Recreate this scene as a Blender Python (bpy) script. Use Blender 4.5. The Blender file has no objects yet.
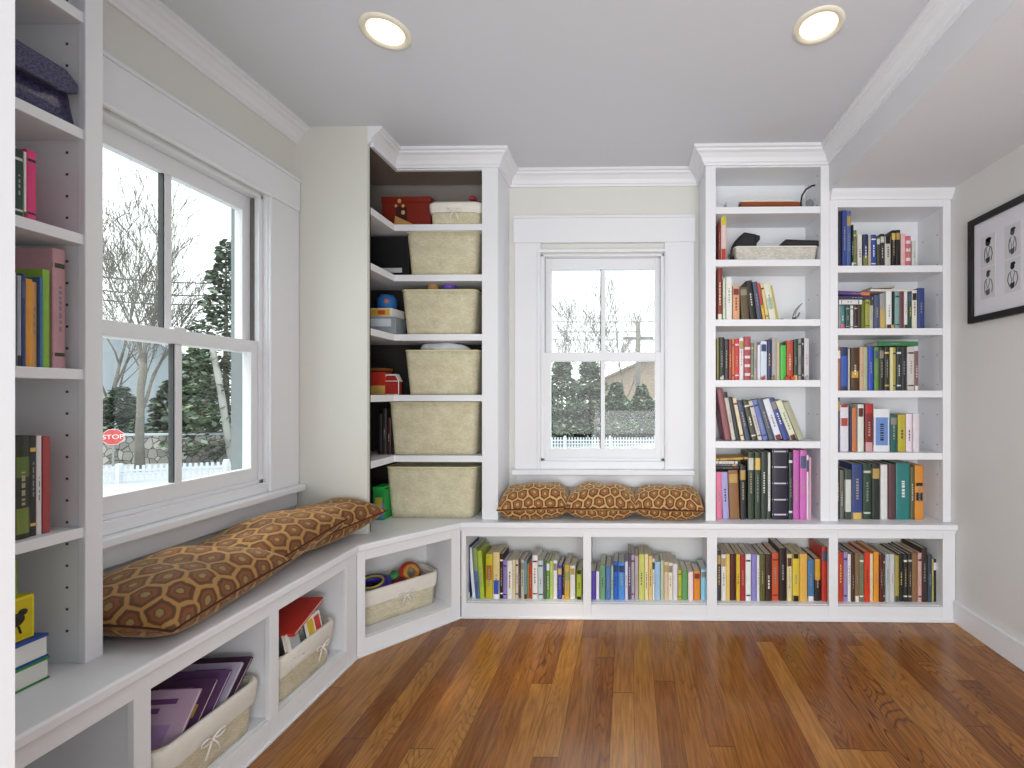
import bpy, math, random
from math import sin, cos, pi, radians as R
random.seed(11)
C = bpy.context.scene.collection
# ------------------------------------------------------------------ camera numbers (metres; Y runs into the room)
F, YAW, PX, PY, H = 455.0, .0176, 620.0, 394.6, 1.174
def ray(u, v):
    a = (u-PX)/F; b = -(v-PY)/F; c, s = cos(YAW), sin(YAW)
    return (a*c-s, a*s+c, b)
def onY(u, v, Y):
    r = ray(u, v); t = Y/r[1]; return r[0]*t, H+r[2]*t
def onX(u, v, X):
    r = ray(u, v); t = X/r[0]; return r[1]*t, H+r[2]*t
def far(u, D, z=0):
    r = ray(u, PY); return (r[0]*D, r[1]*D, z)
# room planes
XW, XR, YW, YC, YF, YP, ZB, ZC, ZS = -1.60, 1.69, 2.64, 2.41, 2.375, 2.16, .507, 2.462, 2.245
XS, XRET = 1.055, -1.25
# ------------------------------------------------------------------ materials
MATS = {}
def lin(h):
    h = h.lstrip('#'); v = [int(h[i:i+2], 16)/255 for i in (0, 2, 4)]
    return tuple(((c+.055)/1.055)**2.4 if c > .04045 else c/12.92 for c in v)
def nodes(name):
    m = bpy.data.materials.new(name); m.use_nodes = True
    nt = m.node_tree; b = nt.nodes['Principled BSDF']
    return m, nt, b
def N(nt, t, **k):
    n = nt.nodes.new(t)
    for a, v in k.items(): setattr(n, a, v)
    return n
def mat(hexc, rough=.5, var=.06, scale=30, bump=0, metal=0, spec=.4, coat=0):
    key = (hexc, rough, var, scale, bump, metal, spec, coat)
    if key in MATS: return MATS[key]
    m, nt, b = nodes('paint_'+hexc.strip('#'))
    c = lin(hexc)
    b.inputs['Roughness'].default_value = rough; b.inputs['Metallic'].default_value = metal
    b.inputs['Specular IOR Level'].default_value = spec; b.inputs['Coat Weight'].default_value = coat
    tc = N(nt, 'ShaderNodeTexCoord'); no = N(nt, 'ShaderNodeTexNoise'); no.inputs['Scale'].default_value = scale
    nt.links.new(tc.outputs['Object'], no.inputs['Vector'])
    mx = N(nt, 'ShaderNodeMix', data_type='RGBA')
    mx.inputs[6].default_value = (*[x*(1-var) for x in c], 1); mx.inputs[7].default_value = (*[min(1, x*(1+var)) for x in c], 1)
    nt.links.new(no.outputs['Fac'], mx.inputs[0]); nt.links.new(mx.outputs[2], b.inputs['Base Color'])
    if bump:
        bp = N(nt, 'ShaderNodeBump'); bp.inputs['Strength'].default_value = bump; bp.inputs['Distance'].default_value = .004
        nt.links.new(no.outputs['Fac'], bp.inputs['Height']); nt.links.new(bp.outputs[0], b.inputs['Normal'])
    MATS[key] = m
    return m
def math_(nt, op, a, b=None, c=None):
    n = N(nt, 'ShaderNodeMath', operation=op)
    for i, v in enumerate((a, b, c)):
        if v is None: continue
        if isinstance(v, (int, float)): n.inputs[i].default_value = v
        else: nt.links.new(v, n.inputs[i])
    return n.outputs[0]
def vmath(nt, op, a, b=None):
    n = N(nt, 'ShaderNodeVectorMath', operation=op)
    for i, v in enumerate((a, b)):
        if v is None: continue
        if isinstance(v, tuple): n.inputs[i].default_value = v
        else: nt.links.new(v, n.inputs[i])
    return n
def ramp(nt, fac, stops, interp='LINEAR'):
    n = N(nt, 'ShaderNodeValToRGB'); n.color_ramp.interpolation = interp
    e = n.color_ramp.elements
    e[0].position, e[0].color = stops[0][0], (*lin(stops[0][1]), 1)
    e[1].position, e[1].color = stops[1][0], (*lin(stops[1][1]), 1)
    for p, c in stops[2:]:
        q = e.new(p); q.color = (*lin(c), 1)
    nt.links.new(fac, n.inputs[0]); return n.outputs[0]
def mix(nt, f, a, b, mode='MIX'):
    n = N(nt, 'ShaderNodeMix', data_type='RGBA', blend_type=mode)
    for i, v in ((0, f), (6, a), (7, b)):
        if isinstance(v, (int, float)): n.inputs[i].default_value = v
        elif isinstance(v, str): n.inputs[i].default_value = (*lin(v), 1)
        else: nt.links.new(v, n.inputs[i])
    return n.outputs[2]
def floor_mat():
    m, nt, b = nodes('oak_strip_floor')
    tc = N(nt, 'ShaderNodeTexCoord'); sp = N(nt, 'ShaderNodeSeparateXYZ'); nt.links.new(tc.outputs['Object'], sp.inputs[0])
    W = .083
    xs = math_(nt, 'DIVIDE', math_(nt, 'ADD', sp.outputs[0], 10.02), W)
    idx = math_(nt, 'FLOOR', xs); fx = math_(nt, 'FRACT', xs)
    wn = N(nt, 'ShaderNodeTexWhiteNoise', noise_dimensions='1D'); nt.links.new(idx, wn.inputs['W'])
    ys = math_(nt, 'ADD', math_(nt, 'DIVIDE', sp.outputs[1], 1.3), math_(nt, 'MULTIPLY', wn.outputs['Value'], 7.3))
    iy = math_(nt, 'FLOOR', ys); fy = math_(nt, 'FRACT', ys)
    cid = math_(nt, 'ADD', math_(nt, 'MULTIPLY', idx, 17.31), math_(nt, 'MULTIPLY', iy, 5.77))
    w2 = N(nt, 'ShaderNodeTexWhiteNoise', noise_dimensions='1D'); nt.links.new(cid, w2.inputs['W'])
    base = ramp(nt, w2.outputs['Value'], [(0, '#86501f'), (1, '#bb8442'), (.3, '#935a24'), (.65, '#a46a2c')])
    # grain, drawn out along the board, shifted board by board
    cb = N(nt, 'ShaderNodeCombineXYZ')
    nt.links.new(math_(nt, 'ADD', math_(nt, 'MULTIPLY', sp.outputs[0], 1.0), math_(nt, 'MULTIPLY', cid, 3.1)), cb.inputs[0])
    nt.links.new(math_(nt, 'MULTIPLY', sp.outputs[1], .07), cb.inputs[1]); nt.links.new(cid, cb.inputs[2])
    n1 = N(nt, 'ShaderNodeTexNoise'); n1.inputs['Scale'].default_value = 120; n1.inputs['Detail'].default_value = 4
    nt.links.new(cb.outputs[0], n1.inputs['Vector'])
    cb2 = N(nt, 'ShaderNodeCombineXYZ')
    nt.links.new(math_(nt, 'ADD', sp.outputs[0], math_(nt, 'MULTIPLY', cid, .37)), cb2.inputs[0])
    nt.links.new(math_(nt, 'MULTIPLY', sp.outputs[1], .16), cb2.inputs[1]); nt.links.new(cid, cb2.inputs[2])
    n2 = N(nt, 'ShaderNodeTexNoise'); n2.inputs['Scale'].default_value = 9; n2.inputs['Detail'].default_value = 1.5
    nt.links.new(cb2.outputs[0], n2.inputs['Vector'])
    rings = math_(nt, 'FRACT', math_(nt, 'MULTIPLY', n2.outputs['Fac'], 26))     # cathedral figure
    rg = ramp(nt, rings, [(0, '#000000'), (1, '#000000'), (.18, '#ffffff'), (.75, '#ffffff')])
    g = ramp(nt, n1.outputs['Fac'], [(.3, '#b4aea4'), (.65, '#ffffff')])
    col = mix(nt, .75, base, g, 'MULTIPLY')
    dark = mix(nt, 1.0, col, '#7c5a44', 'MULTIPLY')
    s = N(nt, 'ShaderNodeSeparateColor'); nt.links.new(rg, s.inputs[0])
    w3 = N(nt, 'ShaderNodeTexWhiteNoise', noise_dimensions='1D'); nt.links.new(math_(nt, 'ADD', cid, 3.7), w3.inputs['W'])
    amt = math_(nt, 'MULTIPLY', math_(nt, 'POWER', w3.outputs['Value'], 2), .95)
    col = mix(nt, math_(nt, 'MULTIPLY', math_(nt, 'SUBTRACT', 1, s.outputs[0]), amt), col, dark)
    ex = math_(nt, 'ABSOLUTE', math_(nt, 'SUBTRACT', fx, .5)); ey = math_(nt, 'ABSOLUTE', math_(nt, 'SUBTRACT', fy, .5))
    gap = math_(nt, 'MAXIMUM', math_(nt, 'GREATER_THAN', ex, .488), math_(nt, 'GREATER_THAN', ey, .4985))
    col = mix(nt, math_(nt, 'MULTIPLY', gap, .6), col, '#2a1408')
    nt.links.new(col, b.inputs['Base Color'])
    rr = N(nt, 'ShaderNodeMapRange'); rr.inputs[3].default_value = .17; rr.inputs[4].default_value = .28
    nt.links.new(n1.outputs['Fac'], rr.inputs[0]); nt.links.new(rr.outputs[0], b.inputs['Roughness'])
    bp = N(nt, 'ShaderNodeBump'); bp.inputs['Strength'].default_value = .25; bp.inputs['Distance'].default_value = .001
    nt.links.new(math_(nt, 'SUBTRACT', n1.outputs['Fac'], gap), bp.inputs['Height']); nt.links.new(bp.outputs[0], b.inputs['Normal'])
    b.inputs['Specular IOR Level'].default_value = .45
    return m
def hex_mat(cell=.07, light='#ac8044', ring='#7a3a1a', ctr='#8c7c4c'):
    m, nt, b = nodes('hexagon_medallion_weave')
    uv = N(nt, 'ShaderNodeUVMap')
    nz = N(nt, 'ShaderNodeTexNoise'); nz.inputs['Scale'].default_value = 14
    nt.links.new(uv.outputs[0], nz.inputs['Vector'])
    wob = vmath(nt, 'SCALE', vmath(nt, 'SUBTRACT', nz.outputs['Color'], (.5, .5, .5)).outputs[0]); wob.inputs[3].default_value = .034
    p = vmath(nt, 'ADD', vmath(nt, 'ADD', uv.outputs[0], wob.outputs[0]).outputs[0], (20, 20, 0))
    p = vmath(nt, 'MULTIPLY', p.outputs[0], (1/cell, 1/cell*.9, 0))
    s = (1.0, 1.7320508, 1.0); h = (.5, .8660254, .5)
    a = vmath(nt, 'SUBTRACT', vmath(nt, 'MODULO', p.outputs[0], s).outputs[0], h)
    bb = vmath(nt, 'SUBTRACT', vmath(nt, 'MODULO', vmath(nt, 'SUBTRACT', p.outputs[0], h).outputs[0], s).outputs[0], h)
    def d(v):
        ab = vmath(nt, 'ABSOLUTE', v.outputs[0]); q = N(nt, 'ShaderNodeSeparateXYZ'); nt.links.new(ab.outputs[0], q.inputs[0])
        return math_(nt, 'MAXIMUM', q.outputs[0], math_(nt, 'ADD', math_(nt, 'MULTIPLY', q.outputs[0], .5), math_(nt, 'MULTIPLY', q.outputs[1], .8660254)))
    dd = math_(nt, 'MINIMUM', d(a), d(bb))
    fac = math_(nt, 'MULTIPLY', dd, 2)
    col = ramp(nt, fac, [(0, ctr), (.2, ctr), (.3, '#3a1d10'), (.38, ring), (.56, ring), (.66, '#38190c'), (.82, '#462210'), (.89, light), (1, light)])
    n3 = N(nt, 'ShaderNodeTexNoise'); n3.inputs['Scale'].default_value = 9; n3.inputs['Detail'].default_value = 2
    nt.links.new(uv.outputs[0], n3.inputs['Vector'])
    col = mix(nt, math_(nt, 'MULTIPLY', n3.outputs['Fac'], .45), col, '#8a6434')
    nt.links.new(col, b.inputs['Base Color']); b.inputs['Roughness'].default_value = .75
    b.inputs['Sheen Weight'].default_value = .35; b.inputs['Sheen Roughness'].default_value = .4
    b.inputs['Sheen Tint'].default_value = (1, .8, .5, 1)
    n4 = N(nt, 'ShaderNodeTexNoise'); n4.inputs['Scale'].default_value = 400
    nt.links.new(uv.outputs[0], n4.inputs['Vector'])
    bp = N(nt, 'ShaderNodeBump'); bp.inputs['Strength'].default_value = .35; bp.inputs['Distance'].default_value = .002
    nt.links.new(math_(nt, 'SUBTRACT', n4.outputs['Fac'], fac), bp.inputs['Height']); nt.links.new(bp.outputs[0], b.inputs['Normal'])
    return m
def wicker_mat(c1, c2, sc=110):
    m, nt, b = nodes('woven_rope')
    tc = N(nt, 'ShaderNodeTexCoord'); br = N(nt, 'ShaderNodeTexBrick')
    mp = N(nt, 'ShaderNodeMapping'); mp.inputs['Rotation'].default_value = (R(90), 0, 0)
    nt.links.new(tc.outputs['UV'], br.inputs['Vector'])
    br.inputs['Color1'].default_value = (*lin(c1), 1); br.inputs['Color2'].default_value = (*lin(c2), 1)
    br.inputs['Mortar'].default_value = (*[x*.45 for x in lin(c2)], 1)
    br.inputs['Scale'].default_value = sc; br.inputs['Mortar Size'].default_value = .04; br.inputs['Mortar Smooth'].default_value = 1
    br.inputs['Brick Width'].default_value = 1.3; br.inputs['Row Height'].default_value = .7
    no = N(nt, 'ShaderNodeTexNoise'); no.inputs['Scale'].default_value = 16; nt.links.new(tc.outputs['UV'], no.inputs['Vector'])
    col = mix(nt, .35, br.outputs['Color'], ramp(nt, no.outputs['Fac'], [(.3, '#c8c4b0'), (.7, '#ffffff')]), 'MULTIPLY')
    nt.links.new(col, b.inputs['Base Color']); b.inputs['Roughness'].default_value = .8
    bp = N(nt, 'ShaderNodeBump'); bp.inputs['Strength'].default_value = .6; bp.inputs['Distance'].default_value = .003; bp.invert = True
    nt.links.new(br.outputs['Fac'], bp.inputs['Height']); nt.links.new(bp.outputs[0], b.inputs['Normal'])
    return m
def glass_mat():
    m, nt, b = nodes('window_glass'); nt.nodes.remove(b)
    o = nt.nodes['Material Output']
    t = N(nt, 'ShaderNodeBsdfTransparent'); t.inputs[0].default_value = (.96, .98, .975, 1)
    g = N(nt, 'ShaderNodeBsdfGlossy'); g.inputs['Roughness'].default_value = .02
    fr = N(nt, 'ShaderNodeLayerWeight'); fr.inputs[0].default_value = .5
    fac = math_(nt, 'ADD', math_(nt, 'MULTIPLY', math_(nt, 'POWER', fr.outputs['Facing'], 5), .6), .02)
    mx = N(nt, 'ShaderNodeMixShader')
    nt.links.new(fac, mx.inputs[0]); nt.links.new(t.outputs[0], mx.inputs[1]); nt.links.new(g.outputs[0], mx.inputs[2])
    nt.links.new(mx.outputs[0], o.inputs[0]); return m
def emis(hexc, s):
    m, nt, b = nodes('lamp_glow'); b.inputs['Base Color'].default_value = (*lin(hexc), 1)
    b.inputs['Emission Color'].default_value = (*lin(hexc), 1); b.inputs['Emission Strength'].default_value = s
    return m
WALL = mat('#dcdcd6', .7, .02, 4); WALLR = mat('#dbdbd9', .7, .02, 4); TRIM = mat('#e8eaee', .38, .012, 5); CEIL = mat('#d6d9df', .8, .015, 3)
SHADE = mat('#dedfe0', .5, .02, 5); DARKIN = mat('#2b2724', .8, .1, 6); PAGES = mat('#ddd6c4', .8, .06, 160)  # near-black stands in for the deep shade inside the corner bookcase
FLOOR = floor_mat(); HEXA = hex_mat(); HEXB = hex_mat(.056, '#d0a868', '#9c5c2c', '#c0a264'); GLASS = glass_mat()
STRAW = wicker_mat('#e6e0c4', '#d9d1b0'); CREAMW = wicker_mat('#e4dcc4', '#d6ccae')
LINEN = mat('#e6e2d8', .85, .05, 40, .2); BLACK = mat('#18181a', .4, .1)
# ------------------------------------------------------------------ mesh builder
class MB:
    def __init__(s): s.v = []; s.f = []; s.m = []; s.uv = {}
    def add(s, vs, fs, mi=0):
        o = len(s.v); s.v += [tuple(v) for v in vs]
        for f in fs: s.f.append(tuple(i+o for i in f)); s.m.append(mi)
        return s
    def box(s, x0, x1, y0, y1, z0, z1, mi=0):
        v = [(x, y, z) for z in (z0, z1) for y in (y0, y1) for x in (x0, x1)]
        return s.add(v, [(0, 2, 3, 1), (4, 5, 7, 6), (0, 1, 5, 4), (2, 6, 7, 3), (0, 4, 6, 2), (1, 3, 7, 5)], mi)
    def prism(s, poly, z0, z1, mi=0):          # poly counter-clockwise in XY
        n = len(poly)
        v = [(x, y, z0) for x, y in poly]+[(x, y, z1) for x, y in poly]
        return s.add(v, [tuple(range(n))[::-1], tuple(range(n, 2*n))]+[(i, (i+1) % n, n+(i+1) % n, n+i) for i in range(n)], mi)
    def prism_y(s, poly, y0, y1, mi=0):        # poly in XZ
        n = len(poly)
        v = [(x, y0, z) for x, z in poly]+[(x, y1, z) for x, z in poly]
        return s.add(v, [tuple(range(n)), tuple(range(n, 2*n))[::-1]]+[(i, n+i, n+(i+1) % n, (i+1) % n) for i in range(n)], mi)
    def rings(s, rs, mi=0, cap0=True, cap1=True):
        n = len(rs[0]); v = [p for r in rs for p in r]; f = []
        for k in range(len(rs)-1):
            for i in range(n):
                j = (i+1) % n; f.append((k*n+i, k*n+j, (k+1)*n+j, (k+1)*n+i))
        if cap0: f.append(tuple(range(n))[::-1])
        if cap1: f.append(tuple(range((len(rs)-1)*n, len(rs)*n)))
        return s.add(v, f, mi)
    def lathe(s, prof, c=(0, 0, 0), n=24, mi=0, sx=1, sy=1):
        rs = [[(c[0]+r*sx*cos(2*pi*i/n), c[1]+r*sy*sin(2*pi*i/n), c[2]+z) for i in range(n)] for r, z in prof]
        return s.rings(rs, mi)
    def ball(s, c, rx, ry=None, rz=None, n=16, mi=0):
        ry = ry or rx; rz = rz or rx
        rs = []
        for k in range(n//2+1):
            t = max(.02, min(pi-.02, pi*k/(n//2)))
            rs.append([(c[0]+rx*sin(t)*cos(2*pi*i/n), c[1]+ry*sin(t)*sin(2*pi*i/n), c[2]-rz*cos(t)) for i in range(n)])
        return s.rings(rs, mi)
    def tube(s, pts, r, n=8, mi=0):
        from mathutils import Vector
        P = [Vector(p) for p in pts]; rs = []; up = Vector((0, 0, 1)); prev = None
        for i, p in enumerate(P):
            d = (P[min(i+1, len(P)-1)]-P[max(i-1, 0)]).normalized()
            a = d.cross(prev if prev is not None else (up if abs(d.z) < .9 else Vector((1, 0, 0))))
            if a.length < 1e-5: a = d.cross(Vector((0, 1, 0)))
            a.normalize(); b = a.cross(d).normalized(); prev = b
            rr = r[i] if isinstance(r, (list, tuple)) else r
            rs.append([tuple(p+a*cos(2*pi*k/n)*rr-b*sin(2*pi*k/n)*rr) for k in range(n)])
        return s.rings(rs, mi)
    def xf(s, fn): s.v = [fn(*v) for v in s.v]; return s
    def build(s, name, mats, parent=None, world=False, smooth=False, bevel=0, loc=None, rot=None):
        me = bpy.data.meshes.new(name)
        if world and parent is not None:
            p = parent; ox = oy = oz = 0
            while p is not None: ox += p.location[0]; oy += p.location[1]; oz += p.location[2]; p = p.parent
            s.v = [(x-ox, y-oy, z-oz) for x, y, z in s.v]
        me.from_pydata(s.v, [], s.f)
        if not isinstance(mats, (list, tuple)): mats = [mats]
        for m in mats: me.materials.append(m)
        for i, p in enumerate(me.polygons):
            p.material_index = min(s.m[i], len(mats)-1); p.use_smooth = smooth
        if s.uv:
            l = me.uv_layers.new(name='UVMap')
            for i, lp in enumerate(me.loops): l.data[i].uv = s.uv.get(lp.vertex_index, (0, 0))
        import bmesh
        bm = bmesh.new(); bm.from_mesh(me); bmesh.ops.recalc_face_normals(bm, faces=bm.faces); bm.to_mesh(me); bm.free()
        o = bpy.data.objects.new(name, me); C.objects.link(o); o.parent = parent
        if loc: o.location = loc
        if rot: o.rotation_euler = rot
        if bevel:
            b = o.modifiers.new('soft_edges', 'BEVEL'); b.width = bevel; b.segments = 2; b.limit_method = 'ANGLE'; b.angle_limit = R(40)
        return o
def thing(name, label, cat, loc=(0, 0, 0), rot=0, group=None):
    o = bpy.data.objects.new(name, None); C.objects.link(o); o.empty_display_size = .1
    o.location = loc; o.rotation_euler = rot if isinstance(rot, tuple) else (0, 0, rot)
    tag(o, label, cat, group); return o
def tag(o, label, cat, group=None, kind=None):
    if label: o['label'] = label
    if cat: o['category'] = cat
    if group: o['group'] = group
    if kind: o['kind'] = kind
    return o
def struct(o, label=None):
    o['kind'] = 'structure'
    if label: o['label'] = label; o['category'] = o.name.split('_')[0]
    return o
def recenter(o, c):                      # put a world-built mesh's origin at c
    for v in o.data.vertices: v.co.x -= c[0]; v.co.y -= c[1]; v.co.z -= c[2]
    o.location = c; return o
# ------------------------------------------------------------------ shell
YB = -3.0
struct(MB().box(-2.2, XR+.02, YB, YW+.1, -.06, 0).build('floor', FLOOR), 'glossy brown oak strip floor running towards the back window')
struct(MB().box(XW-.15, XR+.15, YB, YW+.15, ZC, ZC+.1).build('ceiling', CEIL), 'flat pale grey ceiling with two recessed lights')
def wall_with_hole(a0, a1, z0, z1, h0, h1, hz0, hz1, fn):
    m = MB()
    for x0, x1, q0, q1 in ((a0, h0, z0, z1), (h1, a1, z0, z1), (h0, h1, z0, hz0), (h0, h1, hz1, z1)): fn(m, x0, x1, q0, q1)
    return m
LW = (1.25, 1.965, .79, 2.04)     # left window opening Y0,Y1,Z0,Z1
BW = (-.505, .21, .79, 1.99)       # back window opening X0,X1,Z0,Z1
struct(wall_with_hole(YB, YW+.12, 0, ZC, LW[0], LW[1], LW[2], LW[3], lambda m, a, b, c, d: m.box(XW-.13, XW, a, b, c, d)).build('wall_left', WALL), 'cream left wall with the large double-hung window')
struct(wall_with_hole(XW, XR, 0, ZC, BW[0], BW[1], BW[2], BW[3], lambda m, a, b, c, d: m.box(a, b, YW, YW+.12, c, d)).build('wall_back', WALL), 'cream back wall around the small window')
struct(MB().box(XR, XR+.12, YB, YW+.12, 0, ZC).build('wall_right', WALLR), 'pale right wall with the black framed picture')
struct(MB().box(XW-.12, XR+.12, YB-.12, YB, 0, ZC).build('wall_front', WALL), 'cream wall behind the viewer')
struct(MB().box(XW, XRET, YP, YP+.02, ZB, ZC).build('wall_corner', mat('#dadad2', .6, .02, 4)), 'cream panel closing the left back corner')
struct(MB().box(XS, XR, YB, YW, ZS, ZC).build('wall_soffit', mat('#dddee2', .7, .02, 4)), 'boxed soffit dropping along the right side of the ceiling')
struct(MB().box(XW, -.807, .47, .585, 0, ZC).build('wall_pier', TRIM), 'white wall end at the left edge beside the near bookcase')
struct(MB().box(XR-.014, XR, YB, YF-.005, 0, .1).box(XR-.02, XR, YB, YF-.005, .1, .115).build('baseboard_right', TRIM, bevel=.003), 'white baseboard along the right wall')
def sweep(path, prof, name, label, z=ZC):
    n = len(path); rs = []
    for i, (x, y) in enumerate(path):
        def nrm(a, b):
            dx, dy = b[0]-a[0], b[1]-a[1]; l = math.hypot(dx, dy); return (dy/l, -dx/l)
        n1 = nrm(path[i-1], path[i]) if i else None; n2 = nrm(path[i], path[i+1]) if i < n-1 else None
        if n1 and n2:
            k = 1+n1[0]*n2[0]+n1[1]*n2[1]; ox, oy = (n1[0]+n2[0])/k, (n1[1]+n2[1])/k
        else: ox, oy = n1 or n2
        rs.append([(x+ox*o, y+oy*o, z+dz) for o, dz in prof])
    return struct(MB().rings(rs).build(name, TRIM), label)
CROWN = [(0, 0), (0, -.083), (.010, -.083), (.012, -.073), (.018, -.068), (.026, -.05), (.042, -.032), (.056, -.025), (.058, -.017), (.070, -.013), (.070, 0)]
sweep([(XW, YB), (XW, YP)], CROWN, 'trim_1', 'white crown moulding above the left window')
sweep([(XRET, YP+.001), (XRET, YC), (-.692, YC), (-.692, YW), (.41, YW), (.41, YC), (XS, YC), (XS, YB)], CROWN, 'trim_2', 'white crown moulding stepping around the tall bookcases and soffit')
SM = [(0, 0), (0, -.05), (.008, -.05), (.012, -.035), (.024, -.02), (.028, -.012), (.028, 0)]
sweep([(1.061, YC-.0005), (XR, YC-.0005)], SM, 'trim_3', 'small moulding on top of the short right bookcase', z=ZS)
# ------------------------------------------------------------------ windows (built in a frame: x along wall, y outward, z up)
def window(name, label, org, rotz, w, z0, z1, zm, lo_w, head_top, casL, casR, stoolz):
    t = thing(name, label, 'window', org, rotz); t['kind'] = 'structure'
    m = MB()                                               # jamb lining
    m.box(0, .012, -.001, .08, z0, z1).box(w-.012, w, -.001, .08, z0, z1).box(0, w, -.001, .08, z1-.012, z1).box(0, w, -.001, .14, z0, z0+.015)
    MB().box(0, .012, .0801, .13, z0+.016, z1).box(w-.012, w, .0801, .13, z0+.016, z1).box(.0121, w-.0121, .0801, .13, z1-.012, z1).build('outer_jamb', mat('#80888c', .6), t)
    m.box(.012, .02, -.001, .005, z0, z1-.012).box(w-.02, w-.012, -.001, .005, z0, z1-.012)
    m.build('jamb', TRIM, t, bevel=.001)
    MB().box(.0121, .0165, .026, .042, zm+.021, z1-.013).box(w-.0165, w-.0121, .026, .042, zm+.021, z1-.013).build('jamb_liner', mat('#6b6a66', .5), t)
    # casing
    m = MB()
    m.box(-casL, 0, -.022, 0, stoolz+.002, head_top-.14).box(w, w+casR, -.022, 0, stoolz+.002, head_top-.14)
    m.box(-casL-.006, w+casR+(.006 if casR < .18 else 0), -.028, 0, head_top-.14, head_top)
    m.build('casing', TRIM, t, bevel=.002)
    m = MB()
    for a, b_ in ((-.018, -.002), (w+.002, w+.018)): m.box(a, b_, -.034, -.022, stoolz+.002, z1+.016)
    m.box(-.018, w+.018, -.036, -.022, z1+.002, z1+.02)
    m.build('casing_bead', TRIM, t, bevel=.004)
    MB().box(-casL-.004, w+casR+.004, -.034, 0, head_top, head_top+.015).build('head_cap', TRIM, t, bevel=.003)
    MB().box(-casL-.01, w+casR-.002, -.06, .0, stoolz-.028, stoolz+.002).build('sill', TRIM, t, bevel=.006)
    MB().box(-casL+.005, w+casR-.005, -.018, 0, stoolz-.1, stoolz-.028).build('apron', TRIM, t, bevel=.003)
    MB().box(-.0, w, -.02, .04, stoolz+.002, z0).build('stool_riser', TRIM, t, bevel=.003)
    # sashes: lower one inside, upper one outside
    for nm, y0, a, b_, bot, top in (('lower_sash', .006, z0+.015, zm+.02, .055, .05), ('upper_sash', .044, zm-.03, z1-.012, .045, .065)):
        s = MB(); st = .0405
        x0, x1 = .0125, w-.0125
        s.box(x0, x0+st, y0, y0+.035, a, b_).box(x1-st, x1, y0, y0+.035, a, b_)
        s.box(x0+st, x1-st, y0, y0+.035, a, a+bot).box(x0+st, x1-st, y0, y0+.035, b_-top, b_)
        xm = (x0+x1)/2
        s.box(xm-.012, xm+.012, y0+.008, y0+.022, a+bot, b_-top)
        so = s.build(nm, TRIM, t, bevel=.002)
        if True:
            MB().box(xm-.0165, xm-.0125, y0+.012, y0+.03, a+bot, b_-top).build('glazing_spacer', mat('#3a3c3e', .4), so)
        for q0, q1 in ((x0+st-.004, xm-.01), (xm+.01, x1-st+.004)):
            MB().box(q0, q1, y0+.016, y0+.019, a+bot-.004, b_-top+.004).build('pane', GLASS, so)
    MB().box(w/2-.02, w/2+.02, .01, .03, zm+.0202, zm+.030).build('sash_lock', TRIM, t, bevel=.002)
    return t
# local x -> +Y is rot 90 (local y -> -X = outward), for the left wall
window('window_1', 'large white double-hung window in the left wall above cushions', (XW, LW[0], 0), R(90), LW[1]-LW[0], LW[2], LW[3], 1.385, .04, 2.19, .07, YP-LW[1]-.004, .745)
window('window_2', 'small white double-hung window in the back wall', (BW[0], YW, 0), 0, BW[1]-BW[0], BW[2], BW[3], 1.40, .04, 2.19, .15, .17, .742)
# ------------------------------------------------------------------ built-in bench
A = (-1.189, 1.99); B = (-.866, 2.355)
bt = thing('window_seat', 'long white bench top wrapping the left and back walls under both windows', 'bench', (-1.4, 1.5, ZB-.03))
poly = [(XW+.001, .588), (A[0], .588), A, B, (XR-.001, B[1]), (XR-.001, YW-.001), (XW+.001, YW-.001)]
MB().prism(poly, ZB-.03, ZB).build('bench_top', TRIM, bt, world=True, bevel=.006)
def inset(pl, d):
    return [(A[0]-d, .6), (A[0]-d, A[1]+d*.45), (B[0]-d*.45, B[1]+d), (XR-.002, B[1]+d)]
e = inset(poly, .013)
m = MB()
for p, q in zip(e, e[1:]):
    dx, dy = q[0]-p[0], q[1]-p[1]; l = math.hypot(dx, dy); nx, ny = -dy/l*.012, dx/l*.012
    m.prism([p, q, (q[0]+nx, q[1]+ny), (p[0]+nx, p[1]+ny)], ZB-.045, ZB-.0301)
m.build('nosing_trim', TRIM, bt, world=True)
def base_cabinet(label, org, rotz, L, D, ops, dividers, frame=.018, bot=.08, top=.43, zt=ZB-.0305):
    t = thing('base_cabinet', label, 'cabinet', org, rotz, None)
    m = MB(); xs = [0]
    for a, b_ in ops: xs += [a, b_]
    xs.append(L)
    for i in range(0, len(xs), 2): m.box(xs[i], xs[i+1], 0, frame, 0, zt)
    for a, b_ in ops: m.box(a, b_, 0, frame, top, zt); m.box(a, b_, 0, frame, 0, bot-.002)
    m.build('face_frame', TRIM, t, bevel=.0015)
    MB().box(.0, L, -.008, 0, 0, .012).build('shoe_moulding', TRIM, t, bevel=.003)
    MB().box(ops[0][0]-.02, ops[-1][1]+.02, frame, D, bot-.02, bot).build('bottom_panel', TRIM, t)
    MB().box(ops[0][0]-.02, ops[-1][1]+.02, D-.01, D, bot, zt).build('back_panel', SHADE, t)
    for d0, d1 in dividers: MB().box(d0, d1, frame, D-.01, bot, zt).build('divider', TRIM, t)
    return t
YL0 = .60
lo = lambda y: y-YL0
base_cabinet('white open base cabinet under the left window seat holding two lined baskets', (-1.205, YL0, 0), R(90), 2.0-YL0, .385,
             [(.06, lo(1.089)), (lo(1.129), lo(1.511)), (lo(1.55), lo(1.925))],
             [(.03, .05), (lo(1.10), lo(1.118)), (lo(1.52), lo(1.54)), (lo(1.93), lo(1.948))])
DG = math.atan2(.373, .327); DL = math.hypot(.327, .373)
base_cabinet('white angled base cabinet across the left corner with a toy basket', (-1.2045, 2.0015, 0), DG, DL-.002, .30,
             [(.034, DL-.052)], [(.014, .032), (DL-.05, DL-.035)])
bo = [(-.851, -.235), (-.193, .411), (.463, 1.041), (1.087, 1.624)]
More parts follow.
